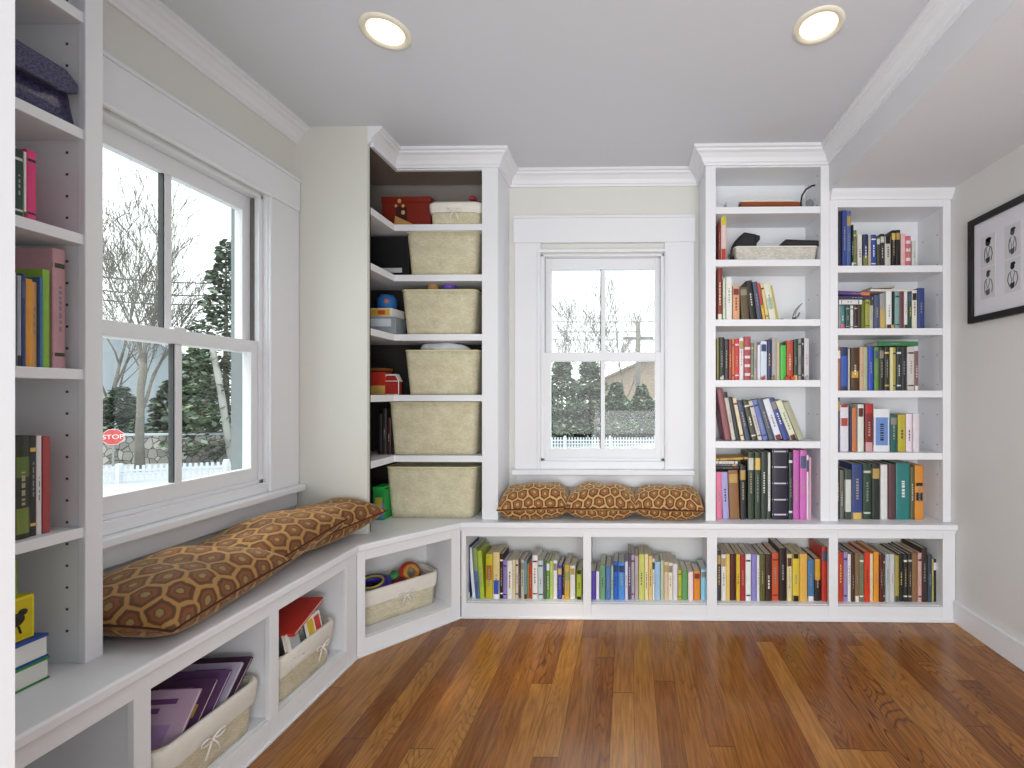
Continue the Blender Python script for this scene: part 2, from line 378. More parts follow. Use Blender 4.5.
X0 = -.876
base_cabinet('white base cabinet along the back wall with four book cubbies', (X0, YF, 0), 0, XR-.003-X0, YW-YF-.003,
             [(a-X0, b_-X0) for a, b_ in bo], [(a-X0, b_-X0) for a, b_ in ((-.871, -.855), (-.224, -.204), (.427, .447), (1.054, 1.074), (1.628, 1.645))])
# ------------------------------------------------------------------ bookcases
def shelf(t, x0, x1, y0, y1, z, th=.036, lip=.02):
    MB().box(x0, x1, y0, y1, z-th, z).build('shelf', TRIM, t, bevel=.0015)
def bookcase(label, org, rotz, W_, D, op, zt, otop, shelves, th=.036, holes=False):
    t = thing('bookcase', label, 'bookcase', (org[0], org[1], ZB), rotz)
    z = ZB
    def bl(mb): return mb.xf(lambda a, b_, c: (a, b_, c-z))
    m = MB().box(0, op[0], 0, .019, z+.0005, zt).box(op[1], W_, 0, .019, z+.0005, zt).box(op[0], op[1], 0, .019, otop, zt)
    bl(m).build('face_frame', TRIM, t, bevel=.0015)
    for a, b_ in ((op[0]-.022, op[0]-.003), (op[1]+.003, op[1]+.022)):
        sp = bl(MB().box(a, b_, .019, D-.012, z+.0005, zt-.002)).build('side_panel', TRIM, t)
        if holes:
            h = MB(); inner = b_ if a < op[0] else a
            for yy in (.05, D-.06):
                k = z+.08
                while k < zt-.1:
                    h.box(inner-.0008, inner+.0008, yy-.003, yy+.003, k-.003, k+.003); k += .054 if holes == 1 else .16
            bl(h).build('shelf_pin_hole', mat('#54504a', .8), sp)
    bl(MB().box(op[0]-.022, op[1]+.022, D-.012, D-.001, z+.0005, zt-.002)).build('back_panel', TRIM, t)
    bl(MB().box(op[0]-.003, op[1]+.003, .019, D-.012, otop, otop+.018)).build('top_panel', TRIM, t)
    for s in shelves:
        bl(MB().box(op[0]-.0028, op[1]+.0028, .006, D-.0122, s-th, s)).build('shelf', TRIM, t, bevel=.0015)
    # narrow side skirts to the wall
    m = MB().box(0, .008, .019, D, z+.0005, zt).box(W_-.008, W_, .019, D, z+.0005, zt)
    bl(m).build('outer_side', TRIM, t)
    return t
bookcase('tall white bookcase between the back window and short right bookcase', (.41, YC), 0, .6505, YW-YC-.002, (.053, .603), ZC-.001, 2.372,
         [2.167, 1.888, 1.572, 1.251, .927], holes=2)
bookcase('short white bookcase in the right corner under the soffit', (1.061, YC), 0, XR-1.062, YW-YC-.002, (.042, .588), ZS-.001, 2.158,
         [1.853, 1.523, 1.195, .868], holes=2)
bookcase('tall white bookcase at the left edge with purple bag on top', (-1.343, .588), R(90), 1.141-.588, .252, (.04, 1.103-.588), ZC-.001, 2.37,
         [2.12, 1.831, 1.571, 1.237, .846], th=.026, holes=1)
# corner bookcase, open at its inner corner behind the cream panel; its dark inner colours paint in the shade
ct = thing('corner_bookcase', 'tall white corner bookcase filled with six straw baskets', 'bookcase', (-.97, YC, ZB))
w = lambda mb, n, mt, p=ct, **k: mb.build(n, mt, p, world=True, **k)
w(MB().box(-.778, -.692, YC, YC+.019, ZB+.0005, ZC-.001).box(XRET, -.778, YC, YC+.019, 2.372, ZC-.001)
  .box(XRET, XRET+.019, YP+.0205, YC, 2.372, ZC-.001), 'face_frame', TRIM, bevel=.0015)
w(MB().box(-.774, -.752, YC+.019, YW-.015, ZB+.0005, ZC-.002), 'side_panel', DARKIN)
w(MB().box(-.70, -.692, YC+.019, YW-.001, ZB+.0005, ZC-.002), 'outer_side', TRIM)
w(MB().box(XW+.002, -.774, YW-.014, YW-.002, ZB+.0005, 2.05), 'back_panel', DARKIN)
w(MB().box(XW+.002, -.774, YW-.014, YW-.002, 2.0505, 2.39), 'back_panel', mat('#8d8680', .7))  # upper part gets a milder painted shade in grey
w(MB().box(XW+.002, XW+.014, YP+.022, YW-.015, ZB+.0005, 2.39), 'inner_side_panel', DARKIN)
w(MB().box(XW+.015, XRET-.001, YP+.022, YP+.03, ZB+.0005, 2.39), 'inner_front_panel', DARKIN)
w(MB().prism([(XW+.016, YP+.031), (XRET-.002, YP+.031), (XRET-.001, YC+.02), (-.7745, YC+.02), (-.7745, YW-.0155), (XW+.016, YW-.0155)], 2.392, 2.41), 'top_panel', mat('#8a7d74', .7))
for z in (2.085, 1.815, 1.497, 1.172, .848):
    w(MB().prism([(XW+.016, YP+.031), (XRET-.002, YP+.031), (XRET+.0, YP+.031), (XRET, YC+.004), (-.7745, YC+.004), (-.7745, YW-.0155), (XW+.016, YW-.0155)], z-.034, z), 'shelf', TRIM, bevel=.001)
# ------------------------------------------------------------------ books
PAL = {'black': '#141414', 'charcoal': '#36363a', 'grey': '#85858a', 'silver grey': '#b8bcc0', 'white': '#e8e8ea', 'cream': '#e0d9bd', 'beige': '#cdb993',
       'tan': '#c8a080', 'brown': '#7a5232', 'dark brown': '#3c2820', 'maroon': '#5c1c20', 'red': '#c03030', 'orange red': '#cc4a26', 'orange': '#dd8c2c',
       'golden yellow': '#dcb43c', 'yellow': '#d8c840', 'yellow green': '#b0bc40', 'olive': '#70703a', 'green': '#4c9848', 'dark green': '#24402c',
       'pale green': '#b4c8a0', 'teal': '#2c7c78', 'slate blue': '#4c6488', 'navy blue': '#262f60', 'blue': '#3054b0', 'light blue': '#98c0e4',
       'sky blue': '#70b4e0', 'lilac': '#a49cd4', 'purple': '#5c48a0', 'dark purple': '#48305c', 'pink': '#e08aa0', 'magenta pink': '#c458ac', 'mauve': '#7c5860', 'salmon': '#d8a078'}
def cname(h):
    a = lin(h); import colorsys
    best = min(PAL, key=lambda k: sum((x**.45-y**.45)**2 for x, y in zip(a, lin(PAL[k]))))
    return best
ORD = ['first', 'second', 'third', 'fourth', 'fifth', 'sixth', 'seventh', 'eighth', 'ninth', 'tenth', 'eleventh', 'twelfth', 'thirteenth', 'fourteenth', 'fifteenth',
       'sixteenth', 'seventeenth', 'eighteenth', 'nineteenth', 'twentieth', 'twenty-first', 'twenty-second', 'twenty-third', 'twenty-fourth', 'twenty-fifth', 'twenty-sixth', 'twenty-seventh', 'twenty-eighth', 'twenty-ninth']
def contrast(h):
    l = sum(lin(h))/3
    return random.choice(['#e8e4d8', '#d8b860', '#e0e0e8', '#c8c8c0']) if l < .22 else random.choice(['#2a2a34', '#5a2a28', '#2c3c6a', '#3c4a3a', '#7a3030'])
def book_mesh(t, h, d, col, bands=None, hard=None):
    """local: x thickness, y depth (spine at y=0), z height"""
    hard = (t > .016) if hard is None else hard
    c = .0016 if hard else .0007; m = MB()
    bulge = min(.004, t*.15) if hard else .0008
    mats = [mat(col, .42, .08, 60, 0, 0, .5)]
    # one wrapped cover: U-shaped section with a rounded spine
    n = 6; outer = [(0, d)]+[(t/2-t/2*cos(pi*i/n), .004-bulge*sin(pi*i/n)-.004+bulge*.0) for i in range(n+1)]+[(t, d)]
    inner = [(t-c, d)]+[(t-c, .004), (c, .004)]+[(c, d)]
    poly = outer+inner
    v = [(x, y, 0) for x, y in poly]+[(x, y, h) for x, y in poly]; k = len(poly)
    fs = [(i, (i+1) % k, k+(i+1) % k, k+i) for i in range(k)]
    m.add(v, fs)
    # caps as strips
    no = len(outer)
    for zo in (0, k):
        m.add([v[zo+i] for i in range(k)], [(0, 1, k-2, k-1), (no-2, no-1, no, no+1)]+[tuple([*range(1, no-1)])+(no+1, no+2)])
    def strip(z0, z1, x0, x1, mi):
        pts = []
        for i in range(n+1):
            xx = x0+(x1-x0)*i/n; q = math.acos(max(-1, min(1, 1-2*xx/t)))
            pts.append((xx, -bulge*sin(q)-.00035))
        m.add([(x, y, z0) for x, y in pts]+[(x, y, z1) for x, y in pts], [(i, i+1, n+2+i, n+1+i) for i in range(n)], mi)
    c2 = contrast(col)
    if bands is None:
        r = random.random(); bands = []
        if r < .2: bands = [(.84, .88, c2), (.1, .13, c2)]
        elif r < .42: bands = [(.74, .92, random.choice([c2, '#8c8478', '#b89858', '#4a5a78']))]
        elif r < .5: bands = [(.0, .12, c2)]
    for a, b_, cc in bands:
        mats.append(mat(cc, .45, .06, 60)); strip(a*h, b_*h, .0, t, len(mats)-1)
    # lettering-like dashes running up the spine
    if t > .008 and random.random() < .75:
        mats.append(mat(random.choice([c2, '#a89c80', '#8c8c90']), .45, .03)); z = h*random.uniform(.25, .4); ze = h*random.uniform(.55, .75); x0 = t*.39; x1 = t*.61
        while z < ze:
            l = random.uniform(.005, .014); strip(z, min(z+l, ze), x0, x1, len(mats)-1); z += l+random.uniform(.003, .007)
    return m, mats, c
GROUPS = {}
def book(org, rotz, t, h, d, col, lean, label, group, bands=None, hard=None, flat=False):
    m, mats, c = book_mesh(t, h, d, col, bands, hard)
    # lean: top moves along local +x by angle
    th = lean
    rot = (0, th, rotz)
    if th > 0:      # pivot on the right-hand bottom edge
        m.xf(lambda x, y, z: (x-t, y, z)); off = t
    else: off = 0
    from mathutils import Matrix, Euler, Vector
    o = m.build('book', mats)
    p = MB(); x0 = c-off; p.box(x0, x0+t-2*c, .0041, d-.004, .002, h-.003)
    mp = p.build('pages', PAGES, o)
    M = Matrix.Rotation(rotz, 4, 'Z') @ (Matrix.Rotation(th, 4, 'Y') if not flat else (Matrix.Rotation(R(flat[1]), 4, 'Y') @ Matrix.Rotation(R(90), 4, 'Y')))
    o.matrix_world = Matrix.Translation(Vector(org)+(Matrix.Rotation(rotz, 3, 'Z') @ Vector((off*1.0, 0, 0)) if not flat else Vector((0, 0, 0)))) @ M
    tag(o, label, 'book', group)
    return o
def shelf_row(data, crop, Ys, z, depth, place, group, side=False, start=0, dv=.012, total=None):
    """data rows: (x0, x1, top, colour[, lean shift at top, bands]) measured on the shelf front"""
    ox, oy, sc = crop; last = None
    sizes = []
    for i, r in enumerate(data):
        u0, u1, vt, col = r[:4]; sh = r[4] if len(r) > 4 else 0; bands = r[5] if len(r) > 5 else None
        f = onX if side else onY
        a0 = f(ox+u0/sc, 400, Ys)[0]; a1 = f(ox+u1/sc, 400, Ys)[0]; zt = f(ox+u0/sc, oy+vt/sc, Ys)[1]
        if side: zt = f(ox+(u0+u1)/2/sc, oy+vt/sc, Ys)[1]
        hh = zt-z; ash = f(ox+(u0+sh)/sc, 400, Ys)[0]-a0
        th = math.atan2(ash, hh) if abs(sh) > 0 else 0
        L = hh/cos(th)-(abs(sin(th))*.5*(a1-a0)); t = (a1-a0)*cos(th)-.0007
        if abs(th) > .02: t -= .0006
        dd = depth-random.uniform(0, dv); yo = random.uniform(0, min(dv, .008))
        hue = cname(col); fmt = 'tall' if L > .24 else ('small' if L < .17 else '')
        fat = 'thick' if t > .032 else ('thin' if t < .012 else '')
        ln = 'leaning' if abs(th) > .06 else ''
        lab = ' '.join(x for x in (fat, fmt, ln, hue, 'book,', ORD[start+i], 'from left', place) if x)
        if side: org = (Ys-yo, a0+.0003, z+.0006); rz = R(90)
        else: org = (a0+.0003, Ys+yo, z+.0006); rz = 0
        book(org, rz, t, L, dd, col, th, lab, group, bands)
CA = (455, 525, 7.31); CB = (580, 525, 5.12); CD = (770, 525, 5.12); CE = (825, 180, 4.8); CF = (825, 325, 3.84); CH = (700, 265, 5.91); CI = (700, 380, 5.12)
YS = 2.452   # spines in the tall cases
YBk = 2.425  # spines in the low cubbies
b1 = [(85, 108, 150, '#2c3566'), (125, 148, 168, '#dfe3ea', -30), (150, 180, 170, '#8a9c5c', -22, [(0, .55, '#3b5fa8')]), (182, 216, 190, '#a8bf3a', -22),
      (222, 274, 215, '#c2b52a', 0, [(.42, .75, '#b06a22')]), (277, 325, 200, '#e0c98a', 0, [(.1, .4, '#2f56b8'), (0, .1, '#e8e8ea')]), (326, 350, 215, '#2e2018'),
      (351, 380, 260, '#8a7cc0'), (381, 420, 262, '#e6e3d6'), (421, 440, 255, '#d8cba0'), (441, 461, 258, '#cfc8b8'), (462, 479, 262, '#5a3a28'),
      (481, 504, 255, '#b9b6a6'), (505, 525, 262, '#6f94a0'), (526, 540, 290, '#8f8a3c'), (541, 562, 285, '#b8352c'), (563, 602, 225, '#e8e6e2'),
      (605, 644, 262, '#c3cfd2'), (646, 667, 265, '#555c50'), (668, 690, 262, '#5f9a3c'), (691, 715, 266, '#b9c66a'), (717, 746, 262, '#e4e2dc'),
      (750, 780, 300, '#4b49a8'), (784, 799, 305, '#2a2a20'), (800, 838, 290, '#c8a24a', 0, [(.55, .8, '#8a9c5c')]), (840, 878, 300, '#dfe0d8'), (888, 926, 330, '#aab83a', 0, [(.86, 1, '#1c1c14'), (0, .1, '#1c1c14')])]
shelf_row(b1, CA, YBk, .08, .17, 'in leftmost back cubby', 'books in the leftmost back cubby', dv=.05)
b2 = [(50, 80, 238, '#5a48a8'), (82, 99, 240, '#e8e6f0'), (102, 129, 205, '#6fa07a'), (131, 158, 215, '#4f7ab0'), (159, 170, 210, '#a8c0a0'), (171, 195, 190, '#2d62c0'),
      (196, 229, 192, '#4d8fd8'), (231, 245, 190, '#dcd4e8'), (247, 261, 148, '#5a4a6a'), (263, 279, 155, '#a8a8b0'), (281, 299, 160, '#b9a6b0'), (301, 330, 152, '#c9cf6a'),
      (331, 350, 150, '#e6d9a8'), (351, 371, 160, '#e0c078'), (372, 382, 175, '#e8e8e4'), (383, 411, 190, '#9fc0e0'), (413, 430, 185, '#b9c9a0'), (431, 451, 190, '#dcc0a8'),
      (452, 475, 195, '#e4dcc4'), (476, 500, 200, '#dcd8e0'), (502, 521, 232, '#b4b93c'), (522, 552, 238, '#5f9a5a'), (554, 580, 240, '#f0dcd8'), (583, 616, 238, '#e08a2a'), (619, 650, 228, '#8fd0e8')]
shelf_row(b2, CB, YBk, .08, .17, 'in cubby below cushions', 'books in the second back cubby', dv=.05)
b3 = [(702, 722, 135, '#3a3a40'), (724, 748, 152, '#e6e4e0'), (749, 768, 150, '#e8c66a'), (769, 799, 152, '#4a1c1c'), (800, 820, 150, '#d8b83a'), (821, 846, 152, '#a82834'),
      (848, 876, 150, '#e8ece8'), (878, 905, 150, '#8f86c8'), (906, 919, 155, '#e4e4e4'), (920, 948, 150, '#5a5a28'), (949, 983, 152, '#3a1e18')]
shelf_row(b3, CB, YBk, .08, .19, 'in third back cubby', 'books in the third back cubby', dv=.03)
b3b = [(10, 46, 145, '#c8562c'), (47, 86, 122, '#241414'), (88, 113, 150, '#dcd0a0'), (115, 150, 148, '#d8c040', 0, [(.9, 1, '#241c14'), (0, .12, '#241c14')]), (152, 191, 148, '#e0b050'),
       (194, 226, 180, '#4a7aa8'), (229, 262, 175, '#2c2420', 0, [(.5, 1, '#d8a030')]), (265, 300, 112, '#c03a2c')]
shelf_row(b3b, CD, YBk, .08, .19, 'in third back cubby', 'books in the third back cubby', start=11, dv=.03)
b4 = [(346, 377, 140, '#b8402c'), (379, 400, 140, '#9a8cc0'), (401, 418, 150, '#e4e0e0'), (420, 439, 150, '#4a3428'), (440, 462, 145, '#8a6a48'), (463, 488, 150, '#6f7a60'),
      (489, 521, 138, '#d03a20'), (522, 541, 150, '#e0d4b0'), (542, 570, 138, '#e0952c'), (571, 594, 152, '#5a1c18'), (595, 605, 160, '#2c4a2c'), (606, 630, 150, '#b8bcc0'), (631, 656, 152, '#c8cacc'),
      (658, 680, 158, '#a8984a'), (681, 703, 152, '#22221c'), (704, 726, 152, '#2c2c26'), (728, 749, 150, '#38302a'), (750, 779, 145, '#8a6a48'), (780, 800, 145, '#d8a8a0'),
      (801, 831, 120, '#3a2c24'), (833, 857, 155, '#3a4a58'), (858, 868, 175, '#b8b060'), (869, 883, 178, '#242420')]
b4 = [(346+(q[0]-346)*.95, 346+(q[1]-346)*.95)+q[2:] for q in b4]
shelf_row(b4, CD, YBk, .08, .19, 'in rightmost back cubby', 'books in the rightmost back cubby', dv=.02)
# short right bookcase
s1 = [(66, 82, 150, '#1e2238'), (83, 105, 140, '#34488c'), (106, 127, 150, '#4c68a0'), (129, 138, 215, '#1a1a1a'), (139, 155, 240, '#6c7a4c'), (156, 178, 262, '#dcd8cc'),
      (181, 208, 262, '#26305c', 0, [(0, .35, '#7a8048')]), (209, 221, 268, '#c8b898'), (222, 249, 262, '#2c4898'), (252, 267, 268, '#4c4c34'), (268, 288, 258, '#2a2a2c'),
      (290, 318, 268, '#c8c4bc', 0, [(.75, 1, '#1a1a1a')]), (320, 340, 242, '#1a1814'), (341, 363, 240, '#201c18'), (366, 388, 258, '#e0b8b8'), (389, 415, 268, '#c86a74', 0, [(.2, .3, '#e8d8d8'), (.5, .6, '#e8d8d8'), (.75, .85, '#e8d8d8')]), (420, 440, 290, '#c8ccc8')]
shelf_row(s1, CE, YS, 1.853, .15, 'on top shelf of short right bookcase', 'books on the top shelf of the short right bookcase')
s2 = [(66, 75, 602, '#9a9a94'), (76, 98, 602, '#4a8080', 0, [(0, .22, '#d86a98')]), (99, 121, 602, '#2c5050'), (125, 139, 602, '#dcdcd8'), (140, 158, 600, '#3a2c28'), (160, 175, 600, '#4c3c34'),
      (178, 192, 570, '#6c7a2c'), (193, 215, 570, '#9aa03a'), (216, 235, 562, '#b8b8a8'), (236, 263, 552, '#4a5470'), (265, 292, 545, '#9a9a98', 0, [(0, .55, '#c8a850')]), (293, 320, 535, '#dfe4df'),
      (322, 334, 535, '#1c1c1c'), (335, 358, 535, '#7aa09a'), (360, 382, 535, '#6a4048'), (383, 400, 535, '#e0dcdc'), (401, 418, 535, '#244a3c'), (420, 446, 528, '#e0dcc8'), (448, 482, 518, '#34447c')]
shelf_row(s2, CE, YS, 1.523, .15, 'on second shelf of short right bookcase', 'books on the second shelf of the short right bookcase')
s3 = [(48, 60, 85, '#a8683c'), (61, 90, 85, '#24345c', 0, [(.1, .8, '#3c5cb0')]), (91, 98, 92, '#c8c4b8'), (99, 131, 88, '#4a3018', 0, [(.3, .45, '#c8a040')]), (133, 149, 85, '#c8a888'), (150, 166, 85, '#a8b088'), (168, 188, 82, '#2c48b8'),
      (190, 208, 85, '#5f8a3c'), (209, 228, 85, '#22281c'), (229, 249, 84, '#2a2c22'), (250, 262, 86, '#d8d0a0'), (263, 274, 86, '#a89c50'), (276, 295, 84, '#2c3434'), (296, 315, 84, '#262c2c'), (318, 346, 84, '#c8c4c0'), (348, 362, 100, '#7a5854')]
shelf_row(s3, CF, YS, 1.195, .15, 'on third shelf of short right bookcase', 'books on the third shelf of the short right bookcase')
s4 = [(46, 58, 275, '#5a5468'), (60, 93, 308, '#dcdce4', 0, [(.55, .72, '#b04a3c'), (.95, 1, '#a83030')]), (95, 104, 318, '#2c3450'), (105, 123, 318, '#c8743c'), (126, 150, 305, '#d8dcd4'), (153, 185, 302, '#7a2424', 0, [(0, .2, '#c8a0a0'), (.8, 1, '#b83434')]),
      (188, 250, 322, '#dfe2e6', 0, [(.15, .8, '#6c8cc8')]), (252, 280, 345, '#1e5a58'), (282, 312, 345, '#b8ac34'), (314, 337, 342, '#e8d8e4'), (338, 362, 342, '#dcd4d8')]
shelf_row(s4, CF, YS, .868, .15, 'on fourth shelf of short right bookcase', 'books on the fourth shelf of the short right bookcase')
s5 = [(43, 58, 552, '#2c2c2c'), (59, 74, 558, '#6c6c64'), (76, 103, 556, '#3c4a44', 0, [(.15, .8, '#d0d4cc')]), (105, 145, 535, '#34447c'), (148, 180, 535, '#2c4434'), (181, 212, 535, '#242c28'), (215, 242, 537, '#dcdcdc'),
      (245, 272, 535, '#5c3c40'), (275, 328, 530, '#2c7a78'), (330, 345, 545, '#5c6040'), (347, 380, 540, '#d88c34', 0, [(.35, .5, '#241c14'), (.62, .68, '#241c14')])]
shelf_row(s5, CF, YS, ZB, .15, 'on bench inside short right bookcase', 'books at the bottom of the short right bookcase')
# tall centre bookcase
t3 = [(104, 131, 22, '#8c3a2c'), (136, 152, 80, '#d0dcc8'), (154, 190, 72, '#e4e6e0'), (193, 234, 125, '#d8a078'), (246, 295, 128, '#5a4a2c', -12), (299, 336, 92, '#1c1c18', -28), (340, 371, 98, '#4a5068', -30),
      (374, 391, 105, '#c04a4a', -36, [(0, .4, '#dcb43c')]), (394, 412, 108, '#d8c890', -36), (414, 455, 110, '#dcdcc8', -40, [(.3, .6, '#a8c0b0')]), (456, 470, 120, '#b8ac50', -40)]
shelf_row(t3, CH, YS, 1.572, .145, 'on third shelf of tall centre bookcase', 'books on the third shelf of the tall centre bookcase')
t4 = [(101, 112, 435, '#8c843c'), (113, 145, 428, '#24281c'), (146, 170, 438, '#3a3a3c'), (172, 189, 438, '#a83c34'), (190, 204, 440, '#d07838'), (205, 232, 438, '#c8343c'), (233, 258, 430, '#e8e0e0'),
      (260, 300, 424, '#a84850', 0, [(.1, .16, '#e8d8d8'), (.3, .36, '#e8d8d8'), (.5, .56, '#e8d8d8'), (.7, .76, '#e8d8d8')]), (303, 319, 460, '#6c8c74'), (320, 337, 462, '#a89c98'), (340, 357, 472, '#dce0e8'), (358, 396, 452, '#d0dcec'), (398, 422, 445, '#2c3460'),
      (425, 455, 430, '#a8a4a0'), (456, 472, 450, '#c8b898'), (475, 510, 458, '#4cb848', 0, [(.92, 1, '#1c2c1c')]), (513, 552, 448, '#b84830'), (555, 578, 440, '#2c4434'), (580, 600, 435, '#8c8c8c'), (603, 614, 432, '#1a1a1a'), (615, 645, 434, '#c8c4c8')]
shelf_row(t4, CH, YS, 1.251, .145, 'on fourth shelf of tall centre bookcase', 'books on the fourth shelf of the tall centre bookcase')
t5 = [(128, 160, 45, '#8c5058', -44), (164, 186, 62, '#c8c4b8', -44, [(.88, 1, '#16161a')]), (188, 208, 88, '#2a2a2e', -42), (210, 230, 92, '#dcd0b0', -44), (234, 262, 108, '#3a4460', -46),
      (266, 296, 105, '#44462e', -48), (299, 322, 108, '#c8c4c0', -52), (324, 352, 102, '#6878b8', -58), (355, 386, 100, '#4c5468', -62), (389, 426, 98, '#dce0ec', -70), (429, 462, 95, '#34448c', -78), (466, 502, 105, '#d8dcc0', -82), (505, 540, 112, '#a8a890', -82)]
shelf_row(t5, CI, YS, .927, .145, 'on fifth shelf of tall centre bookcase', 'books on the fifth shelf of the tall centre bookcase')
t6 = [(84, 114, 472, '#e07898', -2), (117, 150, 472, '#a8a4d8', -8), (153, 205, 462, '#8a6038', -10), (207, 238, 440, '#1c1c1c', -4), (245, 277, 372, '#2c3c2c'), (280, 311, 372, '#2c3c2c'), (314, 345, 372, '#2c3830'), (350, 362, 372, '#dcdcd4'),
      (370, 451, 352, '#1c1830', 0, [(.06, .08, '#c8c8d0'), (.27, .29, '#c8c8d0'), (.5, .52, '#c8c8d0'), (.73, .75, '#c8c8d0'), (.95, .97, '#c8c8d0')]), (454, 475, 370, '#1e3428'),
      (478, 510, 360, '#c060b0'), (511, 546, 360, '#c868b4'), (548, 558, 385, '#e8e0e8'), (559, 570, 395, '#d0a0b8')]
shelf_row(t6, CI, YS-.01, ZB, .155, 'on bench inside tall centre bookcase', 'books at the bottom of the tall centre bookcase')
# left bookcase: spines face the room (+X)
XSb = -1.372
shelf_row([(46, 72, 368, '#1e3a30'), (73, 82, 375, '#e0dcd4'), (83, 114, 372, '#d83a78')], (0, 30, 3.07), XSb, 1.571, .19, 'on third shelf of left bookcase', 'books on the third shelf of the left bookcase', side=True)
shelf_row([(40, 52, 100, '#c8ccd0'), (53, 66, 110, '#9aa0a8'), (67, 80, 105, '#2c3c70'), (81, 104, 120, '#d8952c'), (105, 122, 130, '#d8a060'), (123, 134, 115, '#3c6ca0'), (136, 158, 92, '#8ab83a'), (166, 207, 30, '#c89aa0')],
          (0, 240, 3.07), XSb, 1.237, .18, 'on fourth shelf of left bookcase', 'books on the fourth shelf of the left bookcase', side=True)
shelf_row([(36, 76, 40, '#2a3020', 0, [(.6, .8, '#5c7034'), (.05, .3, '#74843c')]), (77, 92, 38, '#2c2c2c'), (93, 106, 38, '#e0dcdc'), (107, 125, 40, '#a84848')], (0, 420, 2.4), XSb, .846, .19, 'on fifth shelf of left bookcase', 'books on the fifth shelf of the left bookcase', side=True)
# flat-lying books
def flat_book(label, group, x0, x1, z, t, col, d=.14, tilt=0, Y=YS, bands=None):
    m, mats, c = book_mesh(t, x1-x0, d, col, bands, True)
    # thickness -> z, height -> x
    m.xf(lambda a, b_, q: (q, b_, t-a)); o = m.build('book', mats)
    MB().box(.003, x1-x0-.003, .0041, d-.004, c, t-c).build('pages', PAGES, o)
    o.location = (x0, Y, z+.0006); o.rotation_euler = (0, -tilt, 0); tag(o, label, 'book', group)
    return o
fx = lambda u, cr, Y=YS: onY(cr[0]+u/cr[2], 400, Y)[0]; fz = lambda v, cr, Y=YS: onY(900, cr[1]+v/cr[2], Y)[1]
G = 'books lying flat on top of the upright ones'
a, b_ = fx(66, CE), fx(176, CE)
z = fz(598, CE)
flat_book('white book lying flat under two purple ones, second shelf of short right bookcase', G, a, b_, z+.001, .026, '#dcdcdc')
flat_book('dark violet book lying flat between white and purple ones in short right bookcase', G, a, fx(225, CE), z+.0285, .021, '#3c3458', tilt=R(-1))
flat_book('purple book with orange end lying on top of the pile in short right bookcase', G, a, fx(214, CE), z+.055, .02, '#5a3a7a', tilt=R(-3), bands=[(.72, 1, '#d8783c')])
z = fz(533, CE)
flat_book('pale flat book lying across the right books on second shelf of short bookcase', G, fx(222, CE), fx(416, CE), z+.001, .012, '#e0d8d0', d=.13, tilt=R(-.5), Y=YS+.01)
flat_book('grey thin book lying tilted on top of the pale flat one', G, fx(228, CE), fx(340, CE), z+.0155, .009, '#b0aca8', d=.12, tilt=R(2.5), Y=YS+.01)
flat_book('dark green book lying flat on top of third shelf books in short bookcase', G, fx(203, CF), fx(357, CF), fz(82, CF)+.002, .024, '#3c7a4c', bands=[])
z = fz(438, CI)
flat_book('black book lying flat lowest of the pile beside dark green volumes', G, fx(82, CI, YS-.01), fx(200, CI, YS-.01), fz(462, CI)+.002, .0165, '#222226', Y=YS-.01, d=.14)
flat_book('silver black book lying flat second in the pile in tall centre bookcase', G, fx(82, CI, YS-.01), fx(196, CI, YS-.01), fz(462, CI)+.0195, .012, '#50545a', Y=YS-.01, d=.14)
flat_book('white book lying flat third in the pile in tall centre bookcase', G, fx(82, CI, YS-.01), fx(192, CI, YS-.01), fz(462, CI)+.0325, .014, '#dcdcd8', Y=YS-.01, d=.14)
flat_book('golden yellow book lying tilted on the pile in tall centre bookcase', G, fx(82, CI, YS-.01), fx(246, CI, YS-.01), fz(462, CI)+.048, .012, '#c8a040', Y=YS-.01, d=.14, tilt=R(3))
# ------------------------------------------------------------------ baskets
def rrect(hx, hy, r, z, n=6):
    pts = []
    for cx, cy, a0 in ((hx-r, hy-r, 0), (-hx+r, hy-r, 90), (-hx+r, -hy+r, 180), (hx-r, -hy+r, 270)):
        for i in range(n+1):
            a = R(a0+90*i/n); pts.append((cx+r*cos(a), cy+r*sin(a), z))
    return pts
def basket_mb(hx, hy, h, taper, r=.035, th=.008, sag=.006):
    m = MB(); rs = []; uvs = []
    def put(k, z, inset=0, vv=None):
        s = 1-taper*(1-z/h)
        ring = rrect(hx*s-inset, hy*s-inset, r, z)
        ring = [(x, y, q+(sag*(math.cos(x/hx*pi*2.2)+.5) if q >= h-.001 else 0)) for x, y, q in ring]
        per = 0; us = []
        for i, p in enumerate(ring):
            if i: per += math.dist(p[:2], ring[i-1][:2])
            us.append((per, vv if vv is not None else z))
        rs.append(ring); uvs.append(us)
    for k in range(7): put(k, h*k/6)
    put(7, h, th); put(8, h*.5, th); put(9, .01, th)
    n = len(rs[0]); m.rings(rs, cap0=True, cap1=True)
    for k, us in enumerate(uvs):
        for i, u in enumerate(us): m.uv[k*n+i] = u
    return m
